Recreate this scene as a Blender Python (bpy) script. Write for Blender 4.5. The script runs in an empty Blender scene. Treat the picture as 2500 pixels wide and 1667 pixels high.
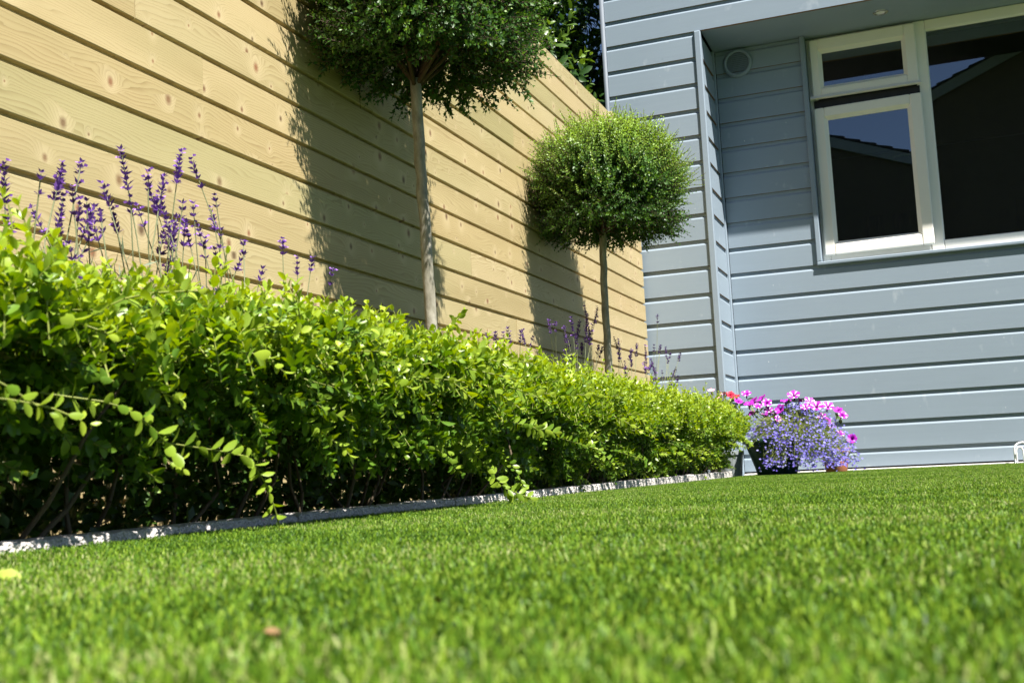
import bpy, math, random
import numpy as np
from mathutils import Vector, Matrix

random.seed(7)
RNG = np.random.RandomState(11)
SC = bpy.context.scene
COL = SC.collection
rad = math.radians

# ------------------------------------------------------------------ camera
CAM_POS = np.array([0.0, 0.0, 0.14])
def cam_axes(yaw, pit, rol):
    f = np.array([math.sin(yaw) * math.cos(pit), math.cos(yaw) * math.cos(pit), math.sin(pit)])
    r = np.array([math.cos(yaw), -math.sin(yaw), 0.0])
    u = np.cross(r, f)
    c, s = math.cos(rol), math.sin(rol)
    return c * r + s * u, -s * r + c * u, f
CR, CU, CF = cam_axes(rad(-20.377), rad(6.155), rad(-2.905))
cam = bpy.data.cameras.new('camera')
cam.sensor_width = 36.0
cam.lens = 36.0 * 2736.4 / 2500.0
cam.clip_start = 0.02
cam.clip_end = 500
cam.dof.use_dof = True
cam.dof.focus_distance = 3.6
cam.dof.aperture_fstop = 14.0
camo = bpy.data.objects.new('camera', cam)
COL.objects.link(camo)
camo.matrix_world = Matrix(((CR[0], CU[0], -CF[0], CAM_POS[0]), (CR[1], CU[1], -CF[1], CAM_POS[1]),
                            (CR[2], CU[2], -CF[2], CAM_POS[2]), (0, 0, 0, 1)))
SC.camera = camo

# ------------------------------------------------------------------ light
SUN = Vector((0.459, -0.293, 0.838)).normalized()
world = bpy.data.worlds.new('World')
SC.world = world
world.use_nodes = True
wn = world.node_tree.nodes
sky = wn.new('ShaderNodeTexSky')
sky.sky_type = 'NISHITA'
sky.sun_disc = False
sky.sun_elevation = math.asin(SUN.z)
sky.air_density = 0.55
sky.dust_density = 0.4
sky.ozone_density = 2.0
sky.sun_rotation = math.atan2(SUN.x, SUN.y)
wn['Background'].inputs['Strength'].default_value = 0.05
world.node_tree.links.new(sky.outputs[0], wn['Background'].inputs['Color'])
sl = bpy.data.lights.new('sun', 'SUN')
sl.energy = 5.0
sl.angle = rad(0.53)
sl.color = (1.0, 0.95, 0.87)
so = bpy.data.objects.new('sun', sl)
COL.objects.link(so)
so.rotation_euler = SUN.to_track_quat('Z', 'Y').to_euler()
so.location = (3, -3, 8)
SC.view_settings.view_transform = 'Standard'
SC.view_settings.look = 'None'
SC.view_settings.exposure = 1.3
SC.view_settings.gamma = 1.0
SC.render.engine = 'CYCLES'
SC.cycles.max_bounces = 8
SC.cycles.transparent_max_bounces = 12
SC.cycles.sample_clamp_indirect = 6.0

# ------------------------------------------------------------------ materials
class NT:
    def __init__(self, name):
        self.m = bpy.data.materials.new(name)
        self.m.use_nodes = True
        self.t = self.m.node_tree
        self.n = self.t.nodes
        self.bsdf = self.n['Principled BSDF']
        self.out = self.n['Material Output']
    def node(self, typ, **kw):
        nd = self.n.new(typ)
        ins = kw.pop('ins', {})
        for k, v in kw.items():
            setattr(nd, k, v)
        for k, v in ins.items():
            self.put(nd.inputs[k], v)
        return nd
    def put(self, sock, v):
        if hasattr(v, 'is_output') or isinstance(v, bpy.types.NodeSocket):
            self.t.links.new(v, sock)
        else:
            sock.default_value = v
    def math(self, op, a, b=0.0, c=None, clamp=False):
        nd = self.n.new('ShaderNodeMath')
        nd.operation = op
        nd.use_clamp = clamp
        self.put(nd.inputs[0], a)
        self.put(nd.inputs[1], b)
        if c is not None:
            self.put(nd.inputs[2], c)
        return nd.outputs[0]
    def mix(self, f, a, b, blend='MIX'):
        nd = self.n.new('ShaderNodeMix')
        nd.data_type = 'RGBA'
        nd.blend_type = blend
        self.put(nd.inputs[0], f)
        self.put(nd.inputs[6], a if not isinstance(a, tuple) else (*a[:3], 1))
        self.put(nd.inputs[7], b if not isinstance(b, tuple) else (*b[:3], 1))
        return nd.outputs[2]
    def ramp(self, fac, stops, interp='LINEAR'):
        nd = self.n.new('ShaderNodeValToRGB')
        nd.color_ramp.interpolation = interp
        el = nd.color_ramp.elements
        while len(el) < len(stops):
            el.new(0.5)
        for e, (p, c) in zip(el, stops):
            e.position = p
            e.color = c if len(c) == 4 else (*c, 1)
        self.put(nd.inputs[0], fac)
        return nd.outputs[0]
    def noise(self, vec, scale, detail=3, rough=0.55, dist=0.0):
        nd = self.node('ShaderNodeTexNoise', ins={'Scale': scale, 'Detail': detail, 'Roughness': rough, 'Distortion': dist})
        if vec is not None:
            self.t.links.new(vec, nd.inputs['Vector'])
        return nd.outputs[0]
    def mapping(self, vec, scale=(1, 1, 1), loc=(0, 0, 0)):
        nd = self.node('ShaderNodeMapping')
        nd.inputs['Scale'].default_value = scale
        self.put(nd.inputs['Location'], loc)
        self.t.links.new(vec, nd.inputs['Vector'])
        return nd.outputs[0]
    def objco(self):
        return self.node('ShaderNodeTexCoord').outputs['Object']
    def bump(self, h, strength=0.3, dist=0.002):
        nd = self.node('ShaderNodeBump', ins={'Strength': strength, 'Distance': dist, 'Height': h})
        self.t.links.new(nd.outputs[0], self.bsdf.inputs['Normal'])
        return nd.outputs[0]
    def set(self, **kw):
        for k, v in kw.items():
            s = self.bsdf.inputs[k.replace('_', ' ')]
            self.put(s, (*v, 1) if isinstance(v, tuple) and len(v) == 3 else v)
        return self

M = {}

def mat_pine():
    k = NT('treated_pine')
    oi = k.node('ShaderNodeObjectInfo')
    co = k.objco()
    offs = k.node('ShaderNodeCombineXYZ', ins={'X': k.math('MULTIPLY', oi.outputs['Random'], 17.0), 'Y': k.math('MULTIPLY', oi.outputs['Random'], 91.0), 'Z': k.math('MULTIPLY', oi.outputs['Random'], 3.7)})
    v = k.node('ShaderNodeVectorMath', operation='ADD', ins={0: co, 1: offs.outputs[0]}).outputs[0]
    # knots: sparse cells along the board
    vk = k.mapping(v, (0.0, 6.4, 17.0))
    vor = k.node('ShaderNodeTexVoronoi', voronoi_dimensions='3D', feature='F1', ins={'Scale': 1.0, 'Randomness': 1.0})
    k.t.links.new(vk, vor.inputs['Vector'])
    d = vor.outputs['Distance']
    sep = k.node('ShaderNodeSeparateColor')
    k.t.links.new(vor.outputs['Color'], sep.inputs[0])
    keep = k.math('GREATER_THAN', sep.outputs[0], 0.42)
    size = k.math('MULTIPLY_ADD', k.math('POWER', sep.outputs[1], 2.0), 0.075, 0.018)
    # true (isotropic) distance to the knot
    pos = vor.outputs['Position']
    df = k.node('ShaderNodeVectorMath', operation='SUBTRACT', ins={0: vk, 1: pos}).outputs[0]
    df2 = k.node('ShaderNodeVectorMath', operation='MULTIPLY', ins={0: df, 1: (0, 1 / 6.4 * 1.25, 1 / 17.0)}).outputs[0]
    dist = k.node('ShaderNodeVectorMath', operation='LENGTH', ins={0: df2}).outputs['Value']   # metres
    rk = k.math('MULTIPLY', size, 0.15)
    q = k.math('DIVIDE', dist, rk)
    core = k.math('MULTIPLY', keep, k.math('SUBTRACT', 1.35, q, clamp=True))
    halo = k.math('MULTIPLY', keep, k.math('POWER', 2.718, k.math('MULTIPLY', k.math('MULTIPLY', q, q), -0.10)))
    # growth rings, pushed aside by the knots
    sx = k.node('ShaderNodeSeparateXYZ')
    k.t.links.new(v, sx.inputs[0])
    wav = k.noise(k.mapping(v, (1, 1.6, 9.0)), 1.0, 3, 0.5)
    wav2 = k.noise(k.mapping(v, (1, 7.0, 40.0)), 1.0, 2, 0.5)
    ring = k.math('ADD', k.math('MULTIPLY', sx.outputs['Z'], 150.0), k.math('MULTIPLY', wav, 19.0))
    ring = k.math('ADD', ring, k.math('MULTIPLY', wav2, 1.2))
    ring = k.math('ADD', ring, k.math('MULTIPLY', halo, 4.5))
    band = k.math('FRACT', ring)
    line = k.math('POWER', band, 2.4)
    fade = k.noise(k.mapping(v, (1, 2.2, 14.0)), 1.0, 3)
    fine = k.noise(k.mapping(v, (1, 10.0, 700.0)), 1.0, 2)
    base = k.ramp(k.noise(k.mapping(v, (1, 0.8, 5.0)), 1.0, 3), [(0.25, (0.36, 0.30, 0.155)), (0.5, (0.46, 0.388, 0.218)), (0.75, (0.51, 0.425, 0.255))])
    tint = k.ramp(oi.outputs['Random'], [(0.0, (0.84, 0.88, 0.78)), (0.3, (1.03, 1.02, 1.0)), (0.55, (0.93, 0.90, 0.84)), (0.8, (1.08, 1.04, 1.0)), (1.0, (0.90, 0.84, 0.74))])
    c = k.mix(1.0, base, tint, 'MULTIPLY')
    late = k.mix(1.0, c, (0.42, 0.32, 0.20), 'MULTIPLY')
    c = k.mix(k.math('MULTIPLY', line, k.math('MULTIPLY', fade, 0.9), clamp=True), c, late)
    c = k.mix(k.math('MULTIPLY', fine, 0.16), c, (0.36, 0.26, 0.12))
    c = k.mix(k.math('MULTIPLY', halo, 0.45), c, (0.60, 0.49, 0.30))
    c = k.mix(k.math('MULTIPLY', core, 0.85), c, k.mix(sep.outputs[2], (0.24, 0.09, 0.04), (0.07, 0.032, 0.016)))
    # green-grey pressure-treatment stains
    st = k.noise(k.mapping(v, (1, 1.1, 3.0), (3, 1, 2)), 1.0, 4)
    c = k.mix(k.math('MULTIPLY', k.math('SUBTRACT', st, 0.5, clamp=True), 1.2), c, (0.36, 0.34, 0.17))
    k.set(Base_Color=c, Roughness=k.math('MULTIPLY_ADD', line, 0.1, 0.52), Specular_IOR_Level=0.35)
    h = k.math('SUBTRACT', k.math('MULTIPLY', fine, 0.25), k.math('MULTIPLY', line, 0.5))
    k.bump(h, 0.35, 0.0012)
    return k.m

def mat_paint(name, col, along='x', spots=1.0):
    k = NT(name)
    co = k.objco()
    oi = k.node('ShaderNodeObjectInfo')
    offs = k.node('ShaderNodeCombineXYZ', ins={'X': k.math('MULTIPLY', oi.outputs['Random'], 37.0), 'Y': k.math('MULTIPLY', oi.outputs['Random'], 11.0)})
    v = k.node('ShaderNodeVectorMath', operation='ADD', ins={0: co, 1: offs.outputs[0]}).outputs[0]
    sc = (3.0, 3.0, 45.0)
    grain = k.noise(k.mapping(v, (sc[0], sc[1], sc[2])), 1.0, 4, 0.6)
    grain2 = k.noise(k.mapping(v, (9, 9, 330.0)), 1.0, 2)
    blot = k.noise(v, 3.2, 4, 0.6)
    c = k.mix(k.math('MULTIPLY', blot, 0.5), tuple(x * 0.93 for x in col), tuple(min(1, x * 1.12) for x in col))
    c = k.mix(k.math('MULTIPLY', grain, 0.16), c, tuple(x * 0.6 for x in col))
    # dark little knots bleeding through and white flecks of bird lime / dust
    vk = k.node('ShaderNodeTexVoronoi', ins={'Scale': 5.5})
    k.t.links.new(k.mapping(v, (1, 1, 1.6)), vk.inputs['Vector'])
    kn = k.math('MULTIPLY', k.math('SUBTRACT', 0.045, vk.outputs['Distance'], clamp=True), 14.0, clamp=True)
    c = k.mix(k.math('MULTIPLY', kn, 0.5 * spots), c, tuple(x * 0.35 for x in col))
    vs = k.node('ShaderNodeTexVoronoi', ins={'Scale': 34.0})
    k.t.links.new(k.mapping(v, (1, 1, 0.7)), vs.inputs['Vector'])
    sp = k.node('ShaderNodeSeparateColor')
    k.t.links.new(vs.outputs['Color'], sp.inputs[0])
    fl = k.math('MULTIPLY', k.math('GREATER_THAN', sp.outputs[0], 0.80), k.math('LESS_THAN', vs.outputs['Distance'], k.math('MULTIPLY', sp.outputs[1], 0.085)))
    low = k.node('ShaderNodeSeparateXYZ')
    k.t.links.new(co, low.inputs[0])
    c = k.mix(k.math('MULTIPLY', fl, 0.75 * spots), c, (0.75, 0.77, 0.78))
    sm = k.noise(k.mapping(v, (14, 14, 9), (5, 2, 8)), 1.0, 3)
    c = k.mix(k.math('MULTIPLY', k.math('SUBTRACT', sm, 0.64, clamp=True), 1.8 * spots), c, (0.62, 0.66, 0.70))
    k.set(Base_Color=c, Roughness=0.48, Specular_IOR_Level=0.4)
    k.bump(k.math('ADD', k.math('MULTIPLY', grain2, 0.5), grain), 0.22, 0.0014)
    return k.m

def mat_leaf(name, old, mid, new, trans=0.35, rough=0.34, attr='age', spec=0.5):
    k = NT(name)
    a = k.node('ShaderNodeAttribute', attribute_name=attr)
    co = k.objco()
    n = k.noise(co, 55.0, 2)
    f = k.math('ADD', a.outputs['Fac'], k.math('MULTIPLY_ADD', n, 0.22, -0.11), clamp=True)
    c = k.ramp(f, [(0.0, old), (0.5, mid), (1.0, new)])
    k.set(Base_Color=c, Roughness=rough, Specular_IOR_Level=spec)
    tr = k.node('ShaderNodeBsdfTranslucent')
    hs = k.node('ShaderNodeHueSaturation', ins={'Hue': 0.485, 'Saturation': 1.12, 'Value': 1.25})
    k.t.links.new(c, hs.inputs['Color'])
    k.t.links.new(hs.outputs[0], tr.inputs['Color'])
    mx = k.node('ShaderNodeMixShader', ins={0: trans})
    k.t.links.new(k.bsdf.outputs[0], mx.inputs[1])
    k.t.links.new(tr.outputs[0], mx.inputs[2])
    k.t.links.new(mx.outputs[0], k.out.inputs['Surface'])
    return k.m

def mat_simple(name, col, rough=0.6, var=0.15, scale=20.0, metal=0.0, bump=0.0, spec=0.4):
    k = NT(name)
    co = k.objco()
    n = k.noise(co, scale, 4)
    c = k.mix(n, tuple(x * (1 - var) for x in col), tuple(min(1.0, x * (1 + var)) for x in col))
    k.set(Base_Color=c, Roughness=rough, Metallic=metal, Specular_IOR_Level=spec)
    if bump:
        k.bump(n, bump, 0.003)
    return k.m

def mat_bark():
    k = NT('grey_bark')
    co = k.objco()
    n = k.noise(k.mapping(co, (60, 60, 25)), 1.0, 5, 0.65)
    b = k.noise(k.mapping(co, (18, 18, 9)), 1.0, 3)
    c = k.ramp(n, [(0.25, (0.13, 0.115, 0.09)), (0.55, (0.34, 0.315, 0.27)), (0.8, (0.52, 0.49, 0.44))])
    c = k.mix(k.math('MULTIPLY', b, 0.45), c, (0.22, 0.22, 0.12))
    k.set(Base_Color=c, Roughness=0.8)
    k.bump(n, 0.6, 0.004)
    return k.m

def mat_concrete(name, col, scale=60):
    k = NT(name)
    co = k.objco()
    n = k.noise(co, scale, 6, 0.7)
    g = k.noise(co, 6.0, 3)
    v = k.node('ShaderNodeTexVoronoi', ins={'Scale': 220.0})
    k.t.links.new(co, v.inputs['Vector'])
    c = k.mix(n, tuple(x * 0.72 for x in col), tuple(min(1, x * 1.15) for x in col))
    c = k.mix(k.math('MULTIPLY', k.math('SUBTRACT', g, 0.45, clamp=True), 1.2), c, tuple(x * 0.6 for x in col))
    k.set(Base_Color=c, Roughness=0.9, Specular_IOR_Level=0.2)
    k.bump(k.math('ADD', n, k.math('MULTIPLY', v.outputs['Distance'], 0.9)), 1.0, 0.006)
    return k.m

def mat_glass():
    k = NT('window_glass')
    fr = k.node('ShaderNodeFresnel', ins={'IOR': 2.5})
    gl = k.node('ShaderNodeBsdfGlossy', ins={'Color': (0.95, 0.97, 1.0, 1), 'Roughness': 0.0})
    tr = k.node('ShaderNodeBsdfTransparent', ins={'Color': (0.62, 0.68, 0.66, 1)})
    mx = k.node('ShaderNodeMixShader')
    k.t.links.new(fr.outputs[0], mx.inputs[0])
    k.t.links.new(tr.outputs[0], mx.inputs[1])
    k.t.links.new(gl.outputs[0], mx.inputs[2])
    k.t.links.new(mx.outputs[0], k.out.inputs['Surface'])
    return k.m

def mat_grass():
    k = NT('turf_blade')
    a = k.node('ShaderNodeAttribute', attribute_name='age')
    oi = k.node('ShaderNodeObjectInfo')
    geo = k.node('ShaderNodeNewGeometry')
    big = k.noise(k.mapping(geo.outputs['Position'], (0.6, 1.5, 1.0)), 3.0, 3)
    f = k.math('ADD', a.outputs['Fac'], k.math('MULTIPLY_ADD', big, 0.9, -0.45), clamp=True)
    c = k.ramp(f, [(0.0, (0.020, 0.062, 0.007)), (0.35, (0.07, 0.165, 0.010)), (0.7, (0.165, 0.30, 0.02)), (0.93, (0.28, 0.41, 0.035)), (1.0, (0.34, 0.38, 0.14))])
    k.set(Base_Color=c, Roughness=0.5, Specular_IOR_Level=0.3)
    tr = k.node('ShaderNodeBsdfTranslucent')
    k.t.links.new(c, tr.inputs['Color'])
    mx = k.node('ShaderNodeMixShader', ins={0: 0.28})
    k.t.links.new(k.bsdf.outputs[0], mx.inputs[1])
    k.t.links.new(tr.outputs[0], mx.inputs[2])
    k.t.links.new(mx.outputs[0], k.out.inputs['Surface'])
    return k.m

M['pine'] = mat_pine()
M['clad'] = mat_paint('blue_grey_paint', (0.265, 0.33, 0.395))
M['clad_plain'] = mat_paint('blue_grey_trim', (0.262, 0.325, 0.39), spots=0.4)
M['bead'] = mat_simple('slate_grey_bead', (0.13, 0.155, 0.19), 0.6, 0.1, 15)
M['bare'] = mat_simple('bare_brown_wood', (0.20, 0.115, 0.05), 0.8, 0.4, 40)
M['dark_lining'] = mat_simple('dark_lining', (0.02, 0.018, 0.016), 0.9, 0.3, 12)
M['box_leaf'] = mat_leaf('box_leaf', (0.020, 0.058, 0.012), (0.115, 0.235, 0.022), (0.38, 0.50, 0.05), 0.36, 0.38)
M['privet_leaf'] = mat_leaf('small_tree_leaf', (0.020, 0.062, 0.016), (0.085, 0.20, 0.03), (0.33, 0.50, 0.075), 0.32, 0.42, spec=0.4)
M['laurel_leaf'] = mat_leaf('laurel_leaf', (0.016, 0.045, 0.012), (0.035, 0.09, 0.018), (0.19, 0.30, 0.035), 0.25, 0.33, spec=0.5)
M['lav_leaf'] = mat_leaf('lavender_leaf', (0.10, 0.145, 0.09), (0.19, 0.25, 0.16), (0.29, 0.35, 0.25), 0.25, 0.6, spec=0.2)
M['lav_stem'] = mat_leaf('lavender_stem', (0.13, 0.15, 0.08), (0.20, 0.23, 0.12), (0.30, 0.32, 0.2), 0.1, 0.6, spec=0.2)
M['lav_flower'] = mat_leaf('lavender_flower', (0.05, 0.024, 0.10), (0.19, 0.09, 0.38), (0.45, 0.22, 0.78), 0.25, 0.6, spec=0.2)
M['lob_leaf'] = mat_leaf('lobelia_leaf', (0.035, 0.075, 0.02), (0.10, 0.17, 0.04), (0.22, 0.29, 0.09), 0.3, 0.45, spec=0.3)
M['lob_flower'] = mat_leaf('lobelia_flower', (0.12, 0.08, 0.48), (0.24, 0.20, 0.72), (0.44, 0.44, 0.88), 0.35, 0.55, spec=0.2)
M['pet_purple'] = mat_simple('petunia_magenta', (0.34, 0.012, 0.38), 0.55, 0.3, 60)
M['pet_white'] = mat_simple('petunia_white_stripe', (0.86, 0.70, 0.84), 0.55, 0.1, 60)
M['pet_throat'] = mat_simple('petunia_throat', (0.20, 0.015, 0.17), 0.6, 0.2, 60)
M['pet_red'] = mat_simple('petunia_red', (0.48, 0.015, 0.05), 0.55, 0.2, 60)
M['pet_pink'] = mat_simple('petunia_pink', (0.78, 0.22, 0.36), 0.55, 0.2, 60)
M['bark'] = mat_bark()
M['twig'] = mat_simple('brown_twig', (0.06, 0.038, 0.022), 0.75, 0.35, 60)
M['green_twig'] = mat_simple('green_twig', (0.24, 0.28, 0.06), 0.6, 0.3, 60)
M['hedge_stem'] = mat_simple('hedge_stem', (0.10, 0.075, 0.045), 0.8, 0.35, 50)
M['kerb'] = mat_concrete('pale_concrete_edging', (0.74, 0.70, 0.67))
M['slab'] = mat_concrete('white_concrete_slab', (0.66, 0.64, 0.61), 40)
M['soil'] = mat_simple('dark_soil', (0.035, 0.026, 0.018), 0.95, 0.5, 70, bump=1.0)
M['turf'] = mat_simple('turf_backing', (0.035, 0.075, 0.015), 0.9, 0.4, 120)
M['grass'] = mat_grass()
M['frame'] = mat_simple('cream_window_paint', (0.90, 0.87, 0.80), 0.38, 0.03, 9, spec=0.45)
M['glass'] = mat_glass()
M['gap_shade'] = mat_simple('black_gap_shade', (0.015, 0.015, 0.016), 0.6, 0.2, 30)  # black standing in for the shade between the two sashes
M['chrome'] = mat_simple('brushed_steel', (0.55, 0.55, 0.55), 0.22, 0.05, 30, metal=1.0)
M['lens'] = mat_simple('lamp_lens', (0.85, 0.84, 0.8), 0.25, 0.05, 30)
M['white_plastic'] = mat_simple('white_plastic', (0.85, 0.85, 0.86), 0.4, 0.03, 20)
M['handle'] = mat_simple('white_handle', (0.8, 0.8, 0.8), 0.4, 0.03, 20)
M['green_pot'] = mat_simple('dark_green_plastic', (0.010, 0.045, 0.036), 0.42, 0.2, 8)
M['terracotta'] = mat_simple('terracotta', (0.52, 0.20, 0.10), 0.8, 0.2, 25, bump=0.2)
M['grey_pot'] = mat_simple('grey_pot', (0.24, 0.27, 0.28), 0.45, 0.15, 20)
M['room'] = mat_simple('dim_room_wall', (0.10, 0.10, 0.095), 0.85, 0.15, 3)
M['curtain'] = mat_simple('navy_curtain', (0.035, 0.04, 0.085), 0.85, 0.2, 10)
M['roof_felt'] = mat_simple('roof_felt', (0.06, 0.06, 0.065), 0.85, 0.2, 20)
M['brick'] = mat_simple('brown_brick_render', (0.13, 0.10, 0.08), 0.9, 0.25, 9)
M['roof_tile'] = mat_simple('grey_roof_tile', (0.05, 0.045, 0.045), 0.7, 0.25, 7)
M['barge'] = mat_simple('painted_bargeboard', (0.30, 0.31, 0.36), 0.6, 0.1, 5)
M['dead_leaf'] = mat_simple('dry_orange_leaf', (0.20, 0.12, 0.05), 0.7, 0.35, 90)
M['yellow_leaf'] = mat_simple('yellow_green_leaf', (0.26, 0.33, 0.05), 0.5, 0.2, 90)

# ------------------------------------------------------------------ mesh helpers
def tag(o, label=None, cat=None, group=None, kind=None):
    if label: o['label'] = label
    if cat: o['category'] = cat
    if group: o['group'] = group
    if kind: o['kind'] = kind
    return o

def empty(name, loc=(0, 0, 0)):
    o = bpy.data.objects.new(name, None)
    o.empty_display_size = 0.05
    COL.objects.link(o)
    o.location = loc
    return o

def link(name, me, parent=None):
    o = bpy.data.objects.new(name, me)
    COL.objects.link(o)
    if parent is not None:
        o.parent = parent
        o.matrix_parent_inverse = Matrix.Translation(-wloc(parent))
    return o

def wloc(o):
    v = Vector(o.location)
    p = o.parent
    while p is not None:
        if p.type == 'EMPTY':
            v = v  # parents are unrotated; child mesh data is in world space
        p = p.parent
    return v if o.type == 'EMPTY' else Vector((0, 0, 0))

def mk(name, verts, faces, mat, parent=None, smooth=False, midx=None):
    me = bpy.data.meshes.new(name)
    me.from_pydata([tuple(v) for v in verts], [], faces)
    mats = mat if isinstance(mat, (list, tuple)) else [mat]
    for m in mats:
        me.materials.append(m)
    if midx is not None:
        me.polygons.foreach_set('material_index', midx)
    if smooth:
        me.polygons.foreach_set('use_smooth', [True] * len(me.polygons))
    me.update()
    return link(name, me, parent)

class MB:
    def __init__(self):
        self.v = []; self.f = []; self.i = []
    def add(self, verts, faces, mi=0):
        o = len(self.v)
        self.v += [tuple(p) for p in verts]
        self.f += [tuple(a + o for a in fc) for fc in faces]
        self.i += [mi] * len(faces)
        return self
    def box(self, x0, x1, y0, y1, z0, z1, mi=0, bev=0.0):
        if bev <= 0:
            p = [(x, y, z) for z in (z0, z1) for y in (y0, y1) for x in (x0, x1)]
            return self.add(p, [(0, 2, 3, 1), (4, 5, 7, 6), (0, 1, 5, 4), (2, 6, 7, 3), (0, 4, 6, 2), (1, 3, 7, 5)], mi)
        b = bev
        p = []
        for sx in (0, 1):
            for sy in (0, 1):
                for sz in (0, 1):
                    X = (x0, x1)[sx]; Y = (y0, y1)[sy]; Z = (z0, z1)[sz]
                    dx = b if sx == 0 else -b; dy = b if sy == 0 else -b; dz = b if sz == 0 else -b
                    p += [(X, Y + dy, Z + dz), (X + dx, Y, Z + dz), (X + dx, Y + dy, Z)]
        def id(sx, sy, sz, a): return (sx * 4 + sy * 2 + sz) * 3 + a
        F = []
        for s in (0, 1):
            q = [id(s, 0, 0, 0), id(s, 1, 0, 0), id(s, 1, 1, 0), id(s, 0, 1, 0)]; F.append(q if s else q[::-1])
            q = [id(0, s, 0, 1), id(0, s, 1, 1), id(1, s, 1, 1), id(1, s, 0, 1)]; F.append(q if s else q[::-1])
            q = [id(0, 0, s, 2), id(1, 0, s, 2), id(1, 1, s, 2), id(0, 1, s, 2)]; F.append(q if s else q[::-1])
        for s in (0, 1):
            for t in (0, 1):
                F.append([id(s, t, 0, 0), id(s, t, 1, 0), id(s, t, 1, 1), id(s, t, 0, 1)])
                F.append([id(s, 0, t, 0), id(s, 1, t, 0), id(s, 1, t, 2), id(s, 0, t, 2)])
                F.append([id(0, s, t, 1), id(1, s, t, 1), id(1, s, t, 2), id(0, s, t, 2)])
        for sx in (0, 1):
            for sy in (0, 1):
                for sz in (0, 1):
                    F.append([id(sx, sy, sz, 0), id(sx, sy, sz, 1), id(sx, sy, sz, 2)])
        return self.add(p, F, mi)
    def tube(self, pts, radii, n=6, mi=0, cap=True):
        pts = [np.array(p, float) for p in pts]
        if not hasattr(radii, '__len__'):
            radii = [radii] * len(pts)
        ring = []
        ref = None
        for i, p in enumerate(pts):
            d = (pts[min(i + 1, len(pts) - 1)] - pts[max(i - 1, 0)])
            d = d / (np.linalg.norm(d) + 1e-9)
            if ref is None:
                ref = np.cross(d, (0.31, 0.77, 0.55))
            ref = ref - d * np.dot(ref, d)
            ref = ref / (np.linalg.norm(ref) + 1e-9)
            b = np.cross(d, ref)
            ring.append([p + radii[i] * (math.cos(2 * math.pi * j / n) * ref + math.sin(2 * math.pi * j / n) * b) for j in range(n)])
        V = [v for r in ring for v in r]
        F = []
        for i in range(len(pts) - 1):
            for j in range(n):
                a = i * n + j; b = i * n + (j + 1) % n
                F.append((a, b, b + n, a + n))
        if cap:
            F.append(tuple(range(n))[::-1])
            F.append(tuple((len(pts) - 1) * n + j for j in range(n)))
        return self.add(V, F, mi)
    def lathe(self, prof, c, n=32, mi=0):
        V = []
        for r, z in prof:
            for j in range(n):
                a = 2 * math.pi * j / n
                V.append((c[0] + r * math.cos(a), c[1] + r * math.sin(a), c[2] + z))
        F = []
        for i in range(len(prof) - 1):
            for j in range(n):
                a = i * n + j; b = i * n + (j + 1) % n
                F.append((a, b, b + n, a + n))
        return self.add(V, F, mi)
    def build(self, name, mat, parent=None, smooth=False):
        return mk(name, self.v, self.f, mat, parent, smooth, self.i)

def norm(a):
    return a / (np.linalg.norm(a, axis=-1, keepdims=True) + 1e-9)

# --- fast leaf cloud: arrays of leaves turned into one mesh
T_FINE = (np.array([(0, 0, 0), (.24, -.72, .10), (.24, 0, 0), (.24, .72, .10), (.55, -1, .16), (.55, 0, .02), (.55, 1, .16),
                    (.83, -.66, .10), (.83, 0, .0), (.83, .66, .10), (1, 0, -.02)], float),
          [(0, 2, 1), (0, 3, 2), (1, 2, 5, 4), (2, 3, 6, 5), (4, 5, 8, 7), (5, 6, 9, 8), (7, 8, 10), (8, 9, 10)])
T_COARSE = (np.array([(0, 0, 0), (.45, -1, .15), (.5, 0, 0), (.45, 1, .15), (1, 0, 0)], float),
            [(0, 2, 1), (0, 3, 2), (1, 2, 4), (2, 3, 4)])
def leaf_verts(T, P, D, N, L, W, curl):
    D = norm(D)
    N = norm(N - D * np.sum(N * D, 1, keepdims=True))
    B = np.cross(N, D)
    u = T[0][:, 0]; v = T[0][:, 1]; w = T[0][:, 2]
    up = w[None, :] * W[:, None] - curl[:, None] * L[:, None] * (u ** 2)[None, :]
    return (P[:, None, :] + D[:, None, :] * (u[None, :] * L[:, None])[..., None]
            + B[:, None, :] * (v[None, :] * (W * 0.5)[:, None])[..., None] + N[:, None, :] * up[..., None])

def cloud(name, mat, parent, batches, smooth=True):
    """batches: list of (template, P, D, N, L, W, curl, age)"""
    VV, LS, LT, LV, AG = [], [], [], [], []
    vo = 0
    for (T, P, D, N, L, W, C, A) in batches:
        if len(P) == 0: continue
        V = leaf_verts(T, P, D, N, L, W, C)
        n, k = V.shape[0], V.shape[1]
        VV.append(V.reshape(-1, 3))
        AG.append(np.repeat(A, k))
        flat = np.concatenate([np.array(f) for f in T[1]])
        tot = np.array([len(f) for f in T[1]])
        LV.append((flat[None, :] + (vo + np.arange(n) * k)[:, None]).reshape(-1))
        LT.append(np.tile(tot, n))
        vo += n * k
    V = np.concatenate(VV); LV = np.concatenate(LV); LT = np.concatenate(LT); AG = np.concatenate(AG)
    me = bpy.data.meshes.new(name)
    me.vertices.add(len(V)); me.vertices.foreach_set('co', V.astype(np.float32).ravel())
    me.loops.add(len(LV)); me.loops.foreach_set('vertex_index', LV.astype(np.int32))
    me.polygons.add(len(LT))
    me.polygons.foreach_set('loop_start', np.concatenate([[0], np.cumsum(LT)[:-1]]).astype(np.int32))
    me.polygons.foreach_set('loop_total', LT.astype(np.int32))
    me.update(calc_edges=True)
    if smooth:
        me.polygons.foreach_set('use_smooth', np.ones(len(LT), bool))
    at = me.attributes.new('age', 'FLOAT', 'POINT')
    at.data.foreach_set('value', AG.astype(np.float32))
    me.materials.append(mat)
    o = link(name, me, parent)
    return o

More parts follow.
